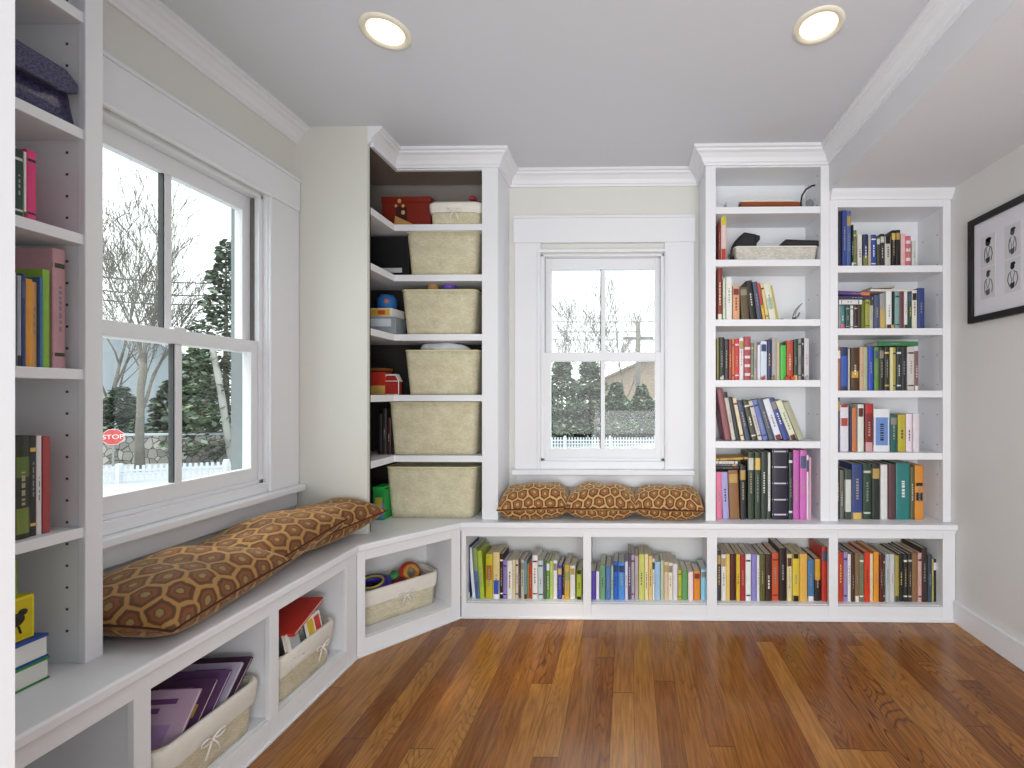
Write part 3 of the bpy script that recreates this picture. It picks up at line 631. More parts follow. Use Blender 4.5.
def basket(label, loc, rotz, hx, hy, h, taper, mt=None, group=None, liner=False, bow=False, rimcol=None, bx=0):
    t = thing('basket', label, 'basket', loc, rotz, group)
    basket_mb(hx, hy, h, taper).build('basket_body', mt or STRAW, t, smooth=True)
    # rolled rim
    if not liner:
        m = MB(); ring = rrect(hx, hy, .035, h); pts = [(x*.995, y*.99, q+.006*(math.cos(x/hx*pi*2.2)+.5)) for x, y, q in ring]; m.tube(pts+[pts[0], ], .0055, 6)
        m.build('rim', mat('#dcd3aa', .8, .1, 90, .4), t, smooth=True)
    else:
        m = MB(); rs = []
        lz = liner
        for z, o in ((h-lz, .005), (h-lz*.5, .0075), (h-.004, .007), (h+.007, .003), (h+.004, -.010), (h-.03, -.012)):
            s = 1-taper*(1-z/h)
            rs.append([(x+.0015*sin(i*1.9), y+.0015*cos(i*2.3), q+.002*sin(i*1.3)) for i, (x, y, q) in enumerate(rrect(hx*s+o, hy*s+o, .035, z))])
        m.rings(rs, cap0=False, cap1=False); m.build('liner', LINEN, t, smooth=True)
    if bow:
        m = MB(); y = -hy-.014; z = h-(liner or .03)+.005
        for sx in (-1, 1):
            loop = [(bx+sx*.034*sin(a)*1.0*(1), y-.004*sin(a*2), z+.016*sin(2*a)*1.0+.004) for a in [i*pi/10 for i in range(11)]]
            loop = [(bx, y, z), (bx+sx*.02, y-.006, z+.014), (bx+sx*.036, y-.005, z+.012), (bx+sx*.038, y-.004, z+.002), (bx+sx*.02, y-.004, z-.004), (bx, y, z)]
            m.tube(loop, .0026, 6); m.tube([(bx, y, z), (bx+sx*.014, y-.004, z-.02), (bx+sx*.024, y-.002, z-.045)], .0026, 6)
        m.ball((bx, y-.003, z), .005, n=8); m.build('bow', mat('#f0eee8', .7), t, smooth=True)
    return t
cm = (350, 120, 4.8); cn = (350, 260, 4.8); co = (350, 390, 4.8)
YBF = 2.432
GB = 'straw baskets in the corner bookcase'
def shelf_basket(label, cr, u0, u1, vr, z, taper, hy=.1, Yf=YBF, **k):
    x0, x1 = onY(cr[0]+u0/cr[2], 400, Yf)[0], onY(cr[0]+u1/cr[2], 400, Yf)[0]; zt = onY(500, cr[1]+vr/cr[2], Yf)[1]
    x1 = min(x1, -.782); x0 -= .012
    h = zt-z-.012; return basket(label, ((x0+x1)/2, Yf+hy, z+.001), 0, (x1-x0)/2-.004, hy-.004, h, taper, group=GB, **k), h
shelf_basket('low straw basket with white liner and bow on corner bookcase top shelf', cm, 385, 632, 388, 2.085, .04, liner=.05, bow=True, hy=.09)
shelf_basket('straw basket filling second shelf of corner bookcase, touching the shelf above', cm, 270, 622, 530, 1.815, .10)
shelf_basket('straw basket with ball and tan toy on third shelf of corner bookcase', cn, 247, 610, 140, 1.497, .10)
shelf_basket('straw basket with white cloth on fourth shelf of corner bookcase', cn, 262, 620, 432, 1.172, .10)
shelf_basket('wide straw basket with an orange item on fifth shelf of corner bookcase', co, 187, 616, 60, .848, .07)
shelf_basket('largest pale straw basket standing on the bench in the corner bookcase', co, 172, 606, 372, ZB, .09, Yf=2.425, hy=.102)
# cloth in the fourth basket
def blob(c, rx, ry, rz, seed, amp=.25, n=20):
    m = MB().ball((0, 0, 0), 1, 1, 1, n=n); rnd = random.Random(seed); ph = [rnd.uniform(0, 6) for _ in range(6)]
    def f(x, y, z):
        k = 1+amp*(sin(3*x+ph[0])*cos(2.5*y+ph[1])*.6+sin(5*y+ph[2]+2*z)*.3+sin(6*x+4*z+ph[3])*.25)
        return (c[0]+rx*x*k, c[1]+ry*y*k, c[2]+rz*z*k)
    return m.xf(f)
def spot(u, v, cr, Y):
    x, z = onY(cr[0]+u/cr[2], cr[1]+v/cr[2], Y); return x, z
def place_blob(name, label, cat, c, r, col, seed, amp=.2, rough=.7, **k):
    o = blob((0, 0, 0), r[0], r[1], r[2], seed, amp).build(name, mat(col, rough, .15, 20, .2), smooth=True, loc=c); return tag(o, label, cat, **k)
x, z = spot(460, 425, cn, 2.53)
place_blob('cloth', 'crumpled white cloth piled in the fourth shelf basket', 'cloth', (x, 2.53, z-.006), (.12, .06, .04), '#dcdfe0', 3, .3)
x, z = spot(400, 120, cn, 2.52)
o = tag(blob((0, 0, 0), .03, .03, .04, 5, .2).build('stuffed_toy', mat('#c89c68', .9, .2, 60, .5), smooth=True, loc=(x, 2.52, z-.018)), 'tan soft toy poking out of the third shelf basket', 'toy')
blob((0, -.0, .034), .02, .02, .01, 6, .3).build('hair_tuft', mat('#3c2018', .9), o, smooth=True)
x, z = spot(478, 118, cn, 2.52)
o = tag(MB().ball((0, 0, 0), .036, n=20).build('ball', mat('#4c58c0', .35, .3, 12), smooth=True, loc=(x, 2.52, z-.012)), 'blue and purple ball resting in the third shelf basket', 'ball')
MB().lathe([(.0365, -.006), (.0368, 0), (.0365, .006)], n=24).build('stripe', mat('#8c4cb0', .35), o, smooth=True)
x, z = spot(375, 45, co, 2.50)
tag(blob((0, 0, 0), .045, .03, .014, 8, .2).build('toy', mat('#e0622c', .6, .1), smooth=True, loc=(x, 2.5, z-.008)), 'orange soft item on top of the fifth shelf basket', 'toy')
x, z = spot(590, 375, cm, 2.5)
tag(blob((0, 0, 0), .02, .02, .014, 9, .2).build('toy', mat('#a03038', .6), smooth=True, loc=(x, 2.5, z-.004)), 'small dark red item in the lined top shelf basket', 'toy')
# void-side objects
def box_thing(name, label, cat, loc, size, col, rotz=0, lid=None, extras=(), bevel=.002, lidcol=None):
    sx, sy, sz = size; t = thing(name, label, cat, loc, rotz)
    MB().box(-sx/2, sx/2, -sy/2, sy/2, .0006, sz*(.82 if lid else 1)).build('box_body', mat(col, .5, .1, 20), t, bevel=bevel)
    if lid: MB().box(-sx/2-.003, sx/2+.003, -sy/2-.003, sy/2+.003, sz*.82, sz).build('lid', mat(lidcol or col, .5, .1, 20), t, bevel=bevel)
    for nm, b6, c2 in extras: MB().box(*b6).build(nm, mat(c2, .5, .05, 30), t)
    return t
x0, x1 = spot(140, 0, cm, 2.45)[0], spot(378, 0, cm, 2.45)[0]
rb = box_thing('storage_box', 'dark red lacquered box on the corner bookcase top shelf', 'box', ((x0+x1)/2, 2.515, 2.085), (x1-x0-.004, .15, .175), '#7c2416', lid=True)
for (u, v, r_) in ((222, 375, .012), (240, 400, .009), (240, 432, .012), (205, 400, .008)):
    x, z = spot(u, v, cm, 2.44)
    MB().ball((0, 0, 0), r_, .003, r_*1.1, n=12).build('painted_flower', mat('#c8a468', .6), rb, loc=(x-rb.location[0], -.0765, z-2.085), smooth=True)
MB().box(-.055, .005, -.0775, -.075, .03, .12).build('painted_panel', mat('#3c1c1c', .6), rb)
tb = tag(MB().prism_y([(-.05, 0), (.05, 0), (-.045, .045)], -.03, .03).build('wooden_wedge', mat('#b08850', .6, .15, 30), bevel=.003), 'tan wedge block in front of the dark red box', 'block')
tb.location = (-1.205, 2.40, 2.086); tb.rotation_euler = (0, 0, R(0)); tb.location = (-1.20, 2.4385, 2.0856)
tb.scale = (1, 1, 1)
rb.location.y = 2.55
box_thing('storage_box', 'black box filling the left of the second shelf of corner bookcase', 'box', (-1.325, 2.53, 1.815), (.26, .15, .22), '#17181a',
          extras=[('label_strip', (-.10, .10, -.0875, -.0855, .02, .045), '#b8bcbc')])
# third shelf toys
t = thing('toy_bin', 'blue round toy behind the yellow box on third shelf', 'toy', (-1.335, 2.50, 1.638))
MB().lathe([(.03, 0), (.05, .02), (.052, .06), (.035, .085), (.01, .09)], n=20).build('toy_body', mat('#2c6cb0', .5, .3, 40), t, smooth=True)
MB().ball((.02, -.045, .045), .014, n=10).build('eye', mat('#c87868', .5), t, smooth=True)
box_thing('game_box', 'small yellow and white box stacked on third shelf of corner bookcase', 'box', (-1.32, 2.47, 1.5902), (.13, .12, .047), '#dcdcd8', rotz=R(-6),
          extras=[('picture_panel', (-.055, .055, -.0615, -.0602, .006, .04), '#e0b040'), ('emblem', (-.01, .03, -.0625, -.0616, .012, .034), '#c85030')])
box_thing('game_box', 'grey silver box lowest on third shelf of corner bookcase', 'box', (-1.325, 2.46, 1.497), (.17, .13, .092), '#8c949c', rotz=R(4),
          extras=[('picture_panel', (-.07, .06, -.0665, -.0652, .04, .08), '#c8d0d8')])
# barn
x, z = spot(213, 638, cn, 2.45)
t = thing('toy_barn', 'red toy barn with white trim on fourth shelf', 'toy', (x-.01, 2.47, 1.172))
bw, bh = .042, .075
pl = [(-bw, .0006), (bw, .0006), (bw, bh), (bw*.62, bh+.03), (-bw*.62, bh+.03), (-bw, bh)]
MB().prism_y(pl, -.035, -.005).build('barn_wall', mat('#9c2a20', .5), t)
m = MB()
cc = pl+[pl[0]]
for p, q in zip(cc, cc[1:]): m.tube([(p[0], -.037, p[1]+.002), (q[0], -.037, q[1]+.002)], .0024, 6)
m.tube([(-bw, -.037, bh), (bw, -.037, bh)], .0024, 6)
m.build('barn_trim', mat('#e4e0dc', .5), t)
MB().prism_y([(bw+.004, bh-.003), (bw*.66, bh+.034), (-bw*.66, bh+.034), (-bw-.004, bh-.003), (-bw-.004, bh+.002), (-bw*.66, bh+.038), (bw*.66, bh+.038), (bw+.004, bh+.002)][::-1], -.034, -.003).build('roof', mat('#c8c4c0', .5), t)
box_thing('toy_house', 'red and tan toy house left of the barn on fourth shelf', 'toy', (-1.345, 2.46, 1.172), (.075, .07, .125), '#b43020',
          extras=[('base_band', (-.038, .038, -.0362, -.0352, .002, .05), '#c8a458'), ('roof', (-.042, .042, -.04, .04, .1302, .145), '#7c4c24')])
# fifth shelf dark items
for k, (xx, hh, c_) in enumerate(((-1.36, .22, '#1e1c1e'), (-1.335, .25, '#2c2426'), (-1.31, .2, '#3a1c1c'), (-1.286, .24, '#202428'))):
    book((xx, YS+.0, .848+.0006), 0, .022, hh, .14, c_, 0, ['black', 'dark grey', 'dark maroon', 'charcoal'][k]+' book standing left of the wide fifth shelf basket', 'dark books beside the wide basket')
t = box_thing('craft_box', 'green and blue printed carton beside the largest basket on the bench', 'box', (-1.325, 2.44, ZB), (.062, .09, .17), '#2c9c4c',
              extras=[('picture_panel', (-.028, .029, -.0465, -.0452, .01, .09), '#4c7cc0'), ('emblem', (-.018, .02, -.0475, -.0466, .05, .12), '#c8b454'), ('cap', (-.031, .031, -.046, .046, .1602, .176), '#2cb04c')])
# ------------------------------------------------------------------ lower lined baskets
GL = 'lined baskets in the low cubbies'
b_l1 = basket('cream basket with white liner and bow holding magazines, nearest the viewer', (-1.335, 1.325, .0805), R(90), .165, .11, .15, .08, CREAMW, GL, liner=.065, bow=True, bx=-.02)
b_l2 = basket('cream lined basket with red folder, second cubby under the window seat', (-1.335, 1.722, .0805), R(90), .155, .11, .155, .08, CREAMW, GL, liner=.065, bow=True, bx=.06)
dl = lambda x, y: (-1.2045+x*cos(DG)-y*sin(DG), 2.0015+x*sin(DG)+y*cos(DG))
cx, cy = dl(.232, .192)
basket('cream lined basket with bow and toys in the angled corner cubby', (cx, cy, .0805), DG, .185, .095, .158, .05, CREAMW, GL, liner=.065, bow=True, bx=.02)
def slab(name, label, cat, loc, size, rot, col, group=None, art=None):
    sx, sy, sz = size; m, mats, c = book_mesh(sz, sx, sy, col, [], sz > .012)
    m.xf(lambda a, b_, q: (q-sx/2, b_-sy/2, a))
    if art:
        for (u0, u1, v0, v1, cc) in art:
            mats.append(mat(cc, .5, .1, 40)); m.box(u0*sx, u1*sx, v0*sy, v1*sy, sz, sz+.0004, len(mats)-1)
    o = m.build(name, mats, loc=loc, rot=rot)
    MB().box(-sx/2+.003, sx/2-.003, -sy/2+.0041, sy/2-.004, c, sz-c).build('pages', PAGES, o)
    tag(o, label, cat, group); return o
# magazines tipped in the near basket
GM = 'magazines tipped into the near basket'
for k, (yy, col, a, art, lab) in enumerate(((1.235, '#c0a4bc', 52, [(-.3, .25, .34, .4, '#6c4478'), (-.3, .05, .24, .3, '#6c4478'), (-.1, .3, -.2, .12, '#a888b8'), (.0, .2, -.4, -.25, '#50508c')], 'large lilac magazine leaning at the front of the near basket'),
    (1.285, '#5a3a5e', 48, [(.1, .4, .05, .2, '#c8a040'), (-.3, .2, .3, .4, '#a478a8'), (.15, .35, -.3, -.1, '#b88c3c')], 'dark purple magazine behind the lilac one in the near basket'),
    (1.33, '#6a4a78', 46, [(-.3, .1, .3, .38, '#c8b0d8')], 'violet magazine third in the near basket'),
    (1.37, '#b8b0c8', 44, [(-.2, .3, .34, .42, '#5c3070')], 'pale grey purple magazine fourth in the near basket'),
    (1.405, '#4a3048', 42, [(-.1, .35, .3, .4, '#8c3c80')], 'deep plum magazine furthest back in the near basket'))):
    slab('magazine', lab, 'magazine', (-1.335, yy, .225), (.19, .22, .009), (R(a), 0, R(6)), col, GM, art)
slab('folder', 'red folder lying on top in the second cubby basket', 'folder', (-1.33, 1.73, .315), (.19, .235, .012), (R(8), R(4), R(12)), '#c03024')
slab('picture_book', 'white and yellow picture book standing in the second cubby basket', 'book', (-1.245, 1.72, .243), (.2, .12, .014), (R(78), 0, R(94)), '#e4e2da', None,
     [(-.42, -.05, -.3, .4, '#a8acb0'), (-.18, 0, -.4, .42, '#3c4044'), (.08, .26, -.4, .42, '#d4b428'), (.3, .46, -.4, .4, '#c83428')])
slab('picture_book', 'grey picture book behind the white one in second cubby basket', 'book', (-1.305, 1.72, .24), (.2, .13, .016), (R(80), 0, R(90)), '#8c9094')
slab('picture_book', 'dark blue book at the far end of the second cubby basket', 'book', (-1.36, 1.72, .235), (.2, .13, .016), (R(80), 0, R(90)), '#34405c')
# toys in the corner basket
cx, cy = dl(.125, .18)
t = thing('toy_ring', 'purple and black round toy in the angled corner basket', 'toy', (cx, cy, .232), (R(12), R(4), 0))
def torus(R_, r, n=28, k=10, z=0):
    return MB().rings([[((R_+r*cos(2*pi*j/k))*cos(2*pi*i/n), (R_+r*cos(2*pi*j/k))*sin(2*pi*i/n), z+r*sin(2*pi*j/k)) for j in range(k)] for i in range(n+1)], cap0=False, cap1=False)
torus(.066, .024).build('toy_body', mat('#3c2c8c', .35, .3, 20), t, smooth=True)
torus(.050, .006, z=.024).build('ring_band', mat('#a89c40', .4), t, smooth=True)
torus(.068, .018, z=-.03).build('base_ring', BLACK, t, smooth=True)
cx, cy = dl(.235, .2)
place_blob('toy', 'small green toy between the round toys in the corner basket', 'toy', (cx, cy, .235), (.03, .03, .035), '#3c8c54', 12)
cx, cy = dl(.315, .18)
t = thing('toy_horn', 'red and gold curled toy at right of the corner basket', 'toy', (cx, cy, .245), (R(60), 0, DG+R(15)))
torus(.034, .012).build('toy_body', mat('#c08a3c', .4, .2, 20), t, smooth=True)
torus(.05, .012, z=-.014).build('outer_ring', mat('#a83028', .45), t, smooth=True)
cx, cy = dl(.24, .15)
place_blob('toy', 'dark red lump toy at the front of the corner basket', 'toy', (cx, cy, .222), (.04, .03, .025), '#6c2424', 14)
# ------------------------------------------------------------------ cushions
def cushion(label, loc, rot, ax, ay, h, mt, group, seed, pinch=.10, p=2.4):
    m = MB(); n = 28; rnd = random.Random(seed); ph = [rnd.uniform(0, 6) for _ in range(4)]
    idx = {}
    def pos(i, j, s):
        u = -1+2*i/n; v = -1+2*j/n
        u = sin(u*pi/2); v = sin(v*pi/2)
        x = ax*u*(1-pinch*(1-v*v)*u*u*.8); y = ay*v*(1-pinch*(1-u*u)*v*v*.8)
        th = h*((1-abs(u)**p)*(1-abs(v)**p))**.5
        th *= 1+.06*sin(4*u+ph[0])*cos(3*v+ph[1])
        z = s*th*(1.0 if s > 0 else .8)
        z += .004*sin(9*u+ph[2])*(1-v*v)*(s > 0)
        return (x, y, z), (0, 0)
    def arcs(s):
        U = {}; V = {}; c0 = n//2
        for j in range(n+1):
            U[c0, j] = 0
            for st in (1, -1):
                i = c0
                while 0 <= i+st <= n: U[i+st, j] = U[i, j]+st*math.dist(pos(i, j, s)[0], pos(i+st, j, s)[0]); i += st
        for i in range(n+1):
            V[i, c0] = 0
            for st in (1, -1):
                j = c0
                while 0 <= j+st <= n: V[i, j+st] = V[i, j]+st*math.dist(pos(i, j, s)[0], pos(i, j+st, s)[0]); j += st
        return U, V
    AR = {1: arcs(1), -1: arcs(-1)}
    for s in (1, -1):
        for i in range(n+1):
            for j in range(n+1):
                edge = i in (0, n) or j in (0, n)
                if s == -1 and edge: idx[(i, j, s)] = idx[(i, j, 1)]; continue
                v, uv = pos(i, j, s); uv = (AR[s][0][i, j]*s+seed*.37, AR[s][1][i, j]+seed*.21); idx[(i, j, s)] = len(m.v); m.uv[len(m.v)] = uv; m.v.append(v)
        for i in range(n):
            for j in range(n):
                q = (idx[(i, j, s)], idx[(i+1, j, s)], idx[(i+1, j+1, s)], idx[(i, j+1, s)])
                m.f.append(q if s > 0 else q[::-1]); m.m.append(0)
    t = thing('cushion', label, 'cushion', loc, rot, group)
    m.build('cushion_cover', mt, t, smooth=True)
    # piped seam
    P = MB(); ed = []
    for i in range(n+1): ed.append(pos(i, 0, 1)[0])
    for j in range(1, n+1): ed.append(pos(n, j, 1)[0])
    for i in range(n-1, -1, -1): ed.append(pos(i, n, 1)[0])
    for j in range(n-1, -1, -1): ed.append(pos(0, j, 1)[0])
    P.tube(ed, .0035, 6).build('seam', mat('#4a2412', .8), t, smooth=True)
    return t
GC = 'hexagon patterned cushions on the window seat'
zc = ZB+.062
cushion('brown hexagon cushion lying nearest the left bookcase', (-1.385, 1.375, ZB+.074), (R(3), R(-3), R(93)), .225, .19, .09, HEXA, GC, 1, .06, 3)
cushion('brown hexagon cushion lying in the middle under the left window', (-1.395, 1.70, ZB+.092), (R(-2), R(-10), R(84)), .235, .18, .085, HEXA, GC, 2, .06, 3)
cushion('brown hexagon cushion at the far end under the left window near corner panel', (-1.365, 1.985, ZB+.09), (R(0), R(-5), R(74)), .235, .15, .085, HEXA, GC, 3, .06, 3)
GD = 'gold-lit hexagon cushions under the back window'
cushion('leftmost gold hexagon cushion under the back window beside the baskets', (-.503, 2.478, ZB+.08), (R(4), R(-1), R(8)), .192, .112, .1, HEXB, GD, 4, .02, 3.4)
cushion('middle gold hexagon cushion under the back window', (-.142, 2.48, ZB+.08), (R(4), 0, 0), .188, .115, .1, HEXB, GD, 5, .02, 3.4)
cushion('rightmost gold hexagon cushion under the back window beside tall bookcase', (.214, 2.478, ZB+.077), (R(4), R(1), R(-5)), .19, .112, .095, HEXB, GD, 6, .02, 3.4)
# ------------------------------------------------------------------ left bookcase extras
t = thing('handbag', 'purple speckled clutch bag on the second shelf of left bookcase', 'bag', (-1.42, .995, 1.831), R(90))
def bagm():
    m = nodes('sequin_cloth'); mm, nt, b = m
    v = N(nt, 'ShaderNodeTexVoronoi'); v.inputs['Scale'].default_value = 220
    tc = N(nt, 'ShaderNodeTexCoord'); nt.links.new(tc.outputs['Object'], v.inputs['Vector'])
    nt.links.new(ramp(nt, v.outputs['Distance'], [(.1, '#565484'), (.6, '#35324e'), (.9, '#1a1828')]), b.inputs['Base Color']); b.inputs['Roughness'].default_value = .35
    return mm
BG = bagm()
MB().rings([[(x*(.118-.012*k), y*(.055-.02*k)+.0, .0008+.125*k) for x, y, _ in rrect(1, 1, .35, 0)] for k in (0, .3, .7, 1)]).build('bag_body', BG, t, smooth=True)
MB().prism_y([(-.11, .07), (.06, .066), (.102, .082), (.104, .105), (.08, .128), (-.1, .135)], -.066, -.03).build('flap', BG, t, bevel=.004)
MB().box(-.105, .06, -.0675, -.0655, .066, .0715).build('flap_edge', mat('#16141c', .6), t)
for lab, zz, col, sz, ec in (('white game box with green edges at the bottom of left bookcase', 0, '#dcdcd6', (.15, .15, .052), '#3c8c4c'), ('white game box with blue lid resting on the green edged one', .054, '#e0e0dc', (.15, .155, .054), '#2c4c9c')):
    g = thing('game_box', lab, 'box', (-1.44, .972 if zz == 0 else .968, ZB+zz+.0006), R(90))
    sx, sy, sz_ = sz; MB().box(-sx/2, sx/2, -sy/2, sy/2, .004, sz_-.007).build('box_body', mat(col, .5), g, bevel=.001)
    MB().box(-sx/2-.002, sx/2+.002, -sy/2-.002, sy/2+.002, 0, .0038).box(-sx/2-.002, sx/2+.002, -sy/2-.002, sy/2+.002, sz_-.0068, sz_-.0005).build('edge_band', mat(ec, .5), g)
g = thing('game_box', 'yellow box with black cartoon figure on the white game boxes', 'box', (-1.42, .975, ZB+.1092), R(90))
MB().box(-.055, .055, -.045, .045, 0, .098).build('box_body', mat('#dccb22', .5), g, bevel=.001)
m = MB().box(-.05, .05, -.0462, -.0452, .006, .092).build('picture_panel', mat('#ccb81c', .5), g)
m = MB(); m.ball((.018, -.0465, .05), .02, .0015, .016, n=14); m.ball((.034, -.0465, .064), .009, .0015, .008, n=10); m.tube([(.01, -.047, .035), (.008, -.047, .018)], .002, 5); m.tube([(.026, -.047, .035), (.03, -.047, .018)], .002, 5)
m.build('printed_figure', mat('#26241c', .5), g, smooth=True)
g = thing('game_box', 'green box with a dark round picture topmost of the left bottom stack', 'box', (-1.42, .955, ZB+.2078), R(90))
MB().box(-.048, .048, -.042, .042, 0, .088).build('box_body', mat('#7c9a24', .5), g, bevel=.001)
MB().ball((.015, -.043, .045), .02, .0015, .022, n=14).build('printed_figure', mat('#26341c', .5), g, smooth=True)
# ------------------------------------------------------------------ tall centre bookcase extras
CG = (695, 130, 5.12)
gx = lambda u, Y=YS: onY(CG[0]+u/CG[2], 400, Y)[0]; gz = lambda v, Y=YS: onY(770, CG[1]+v/CG[2], Y)[1]
x0, x1 = gx(235), gx(540)
t = thing('storage_box', 'flat orange brown case on top shelf of tall centre bookcase', 'box', ((x0+x1)/2, YS+.07, 2.167))
hw = (x1-x0)/2
MB().box(-hw, hw, -.07, .07, .0006, .043).build('box_body', mat('#8c4420', .45, .1, 20), t, bevel=.008)
MB().box(-hw-.001, hw+.001, -.071, .071, .020, .0225).build('seam_band', mat('#4c2010', .5), t)
t2 = tag(MB().box(-.16, .13, -.065, .065, 0, .008).box(-.13, .05, -.06, .06, .0083, .013).build('papers', PAGES, loc=((x0+x1)/2, YS+.07, 2.2108)), 'loose white papers lying on the orange brown case', 'papers')
t = thing('glass_jar', 'low clear acrylic tray left of the orange brown case', 'tray', (gx(195), YS+.06, 2.167))
MB().rings([rrect(.035, .045, .01, .0006), rrect(.036, .046, .01, .045), rrect(.034, .044, .01, .045), rrect(.033, .043, .01, .004)]).build('tray_body', mat('#c4c8cc', .15, .05), t, smooth=False)
t = thing('headphones', 'black curved headband with grey ear pads at right of top shelf', 'headphones', (gx(600, 2.46), 2.49, 2.167))
arc = [(-.045, 0, .006), (-.05, 0, .05), (-.042, 0, .09), (-.022, 0, .122), (.012, 0, .142), (.03, 0, .145)]
from_x = -.0
MB().tube(arc, .0045, 8).build('headband', BLACK, t, smooth=True)
m = MB().lathe([(.006, -.012), (.036, -.012), (.04, 0), (.036, .012), (.006, .012)], n=24); m.xf(lambda x, y, z: (x-.006, z, y+.0408)); m.build('ear_pad', mat('#b4b8bc', .4), t, smooth=True)
m = MB().lathe([(.006, -.0135), (.022, -.0135), (.024, -.012), (.006, -.0122)], n=20); m.xf(lambda x, y, z: (x-.006, z, y+.0408)); m.build('grille', mat('#7c8084', .4), t, smooth=True)
# second shelf: upright books, white lined tray, black items
z2 = 1.888
shelf_row([(120, 133, 470, '#7c2820'), (134, 161, 440, '#e4c8c4', 0, [(.8, 1, '#d0c828'), (0, .28, '#b83c24')])], CG, YS, z2, .14, 'on second shelf of tall centre bookcase', 'books on the second shelf of the tall centre bookcase')
xa, xb = gx(205, 2.44), gx(630, 2.44)
t = thing('tray_basket', 'long low white basket on second shelf of tall centre bookcase', 'basket', ((xa+xb)/2, 2.525, z2), 0)
basket_mb((xb-xa)/2, .085, .074, .05, r=.02, sag=0).build('basket_body', wicker_mat('#e4e2da', '#cfcbbf', 90), t, smooth=True)
MB().tube([*rrect((xb-xa)/2, .085, .02, .075), rrect((xb-xa)/2, .085, .02, .075)[0]], .004, 6).build('rim', mat('#e8e6de', .7), t, smooth=True)
xx = gx(262, 2.5)
t = thing('camera_case', 'black lumpy case on the left end of the white basket', 'case', (xx, 2.53, z2+.02))
pl = [(-.07, .0), (.05, .0), (.056, .10), (.072, .125), (.05, .14), (-.012, .152), (-.058, .11), (-.072, .07)]
MB().prism_y(pl, -.045, .045).build('case_body', mat('#1c1c1e', .55, .2, 40, .3), t, bevel=.008)
MB().prism_y([(.04, .10), (.07, .105), (.07, .13), (.046, .134)], -.05, .046).build('flap', BLACK, t, bevel=.003)
m = MB().tube([(-.03, -.048, .13), (-.068, -.06, .09), (-.088, -.08, .055), (-.096, -.084, -.014)], .005, 6).build('strap', mat('#242426', .6), t, smooth=True)
t = thing('laptop_sleeve', 'flat black sleeve on the right end of the white basket', 'case', (gx(528, 2.5), 2.53, z2+.0795))
MB().prism_y([(-.125, 0), (.100, 0), (.100, .028), (-.085, .036), (-.105, .02)], -.088, .088).build('sleeve_body', BLACK, t, bevel=.003)
MB().box(-.08, .098, -.0895, -.087, .013, .015).build('zipper', mat('#5c5c60', .4, metal=.5), t)
# third shelf: figurine
t = thing('figurine', 'small silver curved figurine at the right end of the third shelf', 'figurine', (onY(700+560/5.91, 400, 2.49)[0], 2.5, 1.572))
MB().lathe([(.03, .0006), (.03, .008), (.02, .012), (.008, .014)], n=20).build('base', mat('#202024', .3), t, smooth=True)
MB().tube([(-.004, 0, .01), (.0, 0, .035), (.01, 0, .062), (.028, 0, .085), (.045, 0, .1)], [.008, .008, .007, .005, .002], 10).build('figure', mat('#a8a8ac', .25, metal=.8), t, smooth=True)
MB().tube([(.004, .0, .02), (.022, 0, .03), (.03, 0, .05)], [.006, .005, .003], 8).build('figure_arm', mat('#888a90', .25, metal=.8), t, smooth=True)
tag(MB().lathe([(.012, .0006), (.014, .005), (.012, .012), (.004, .015)], n=16).build('bell', BLACK, loc=(onY(700+488/5.91, 400, 2.48)[0], 2.49, 1.572), smooth=True), 'tiny black bell between leaning books and silver figurine', 'bell')
# little toys in front of the fourth-shelf books
for u, col, lab in ((130, '#d8d4d0', 'tiny pale toy figure in front of fourth shelf books, far left'), (375, '#c0483c', 'tiny red toy figure in front of the pale blue book'), (432, '#8c8c54', 'tiny olive toy figure in front of the grey book'),
                    (515, '#c83c3c', 'tiny red toy figure in front of the green book'), (550, '#e0583c', 'tiny orange red toy animal in front of the orange book'), (630, '#a0a0a8', 'tiny grey toy figure in front of the silver book')):
    x, _ = onY(700+u/5.91, 400, 2.43)
    o = blob((0, 0, .009), .012, .006, .009, int(u), .12, 12).build('toy_figure', mat(col, .5), smooth=True, loc=(x, 2.433, 1.2522))
    tag(o, lab, 'toy', 'tiny toys along the fourth shelf'); MB().ball((.006, 0, .02), .005, n=8).build('head', mat(col, .5), o, smooth=True)
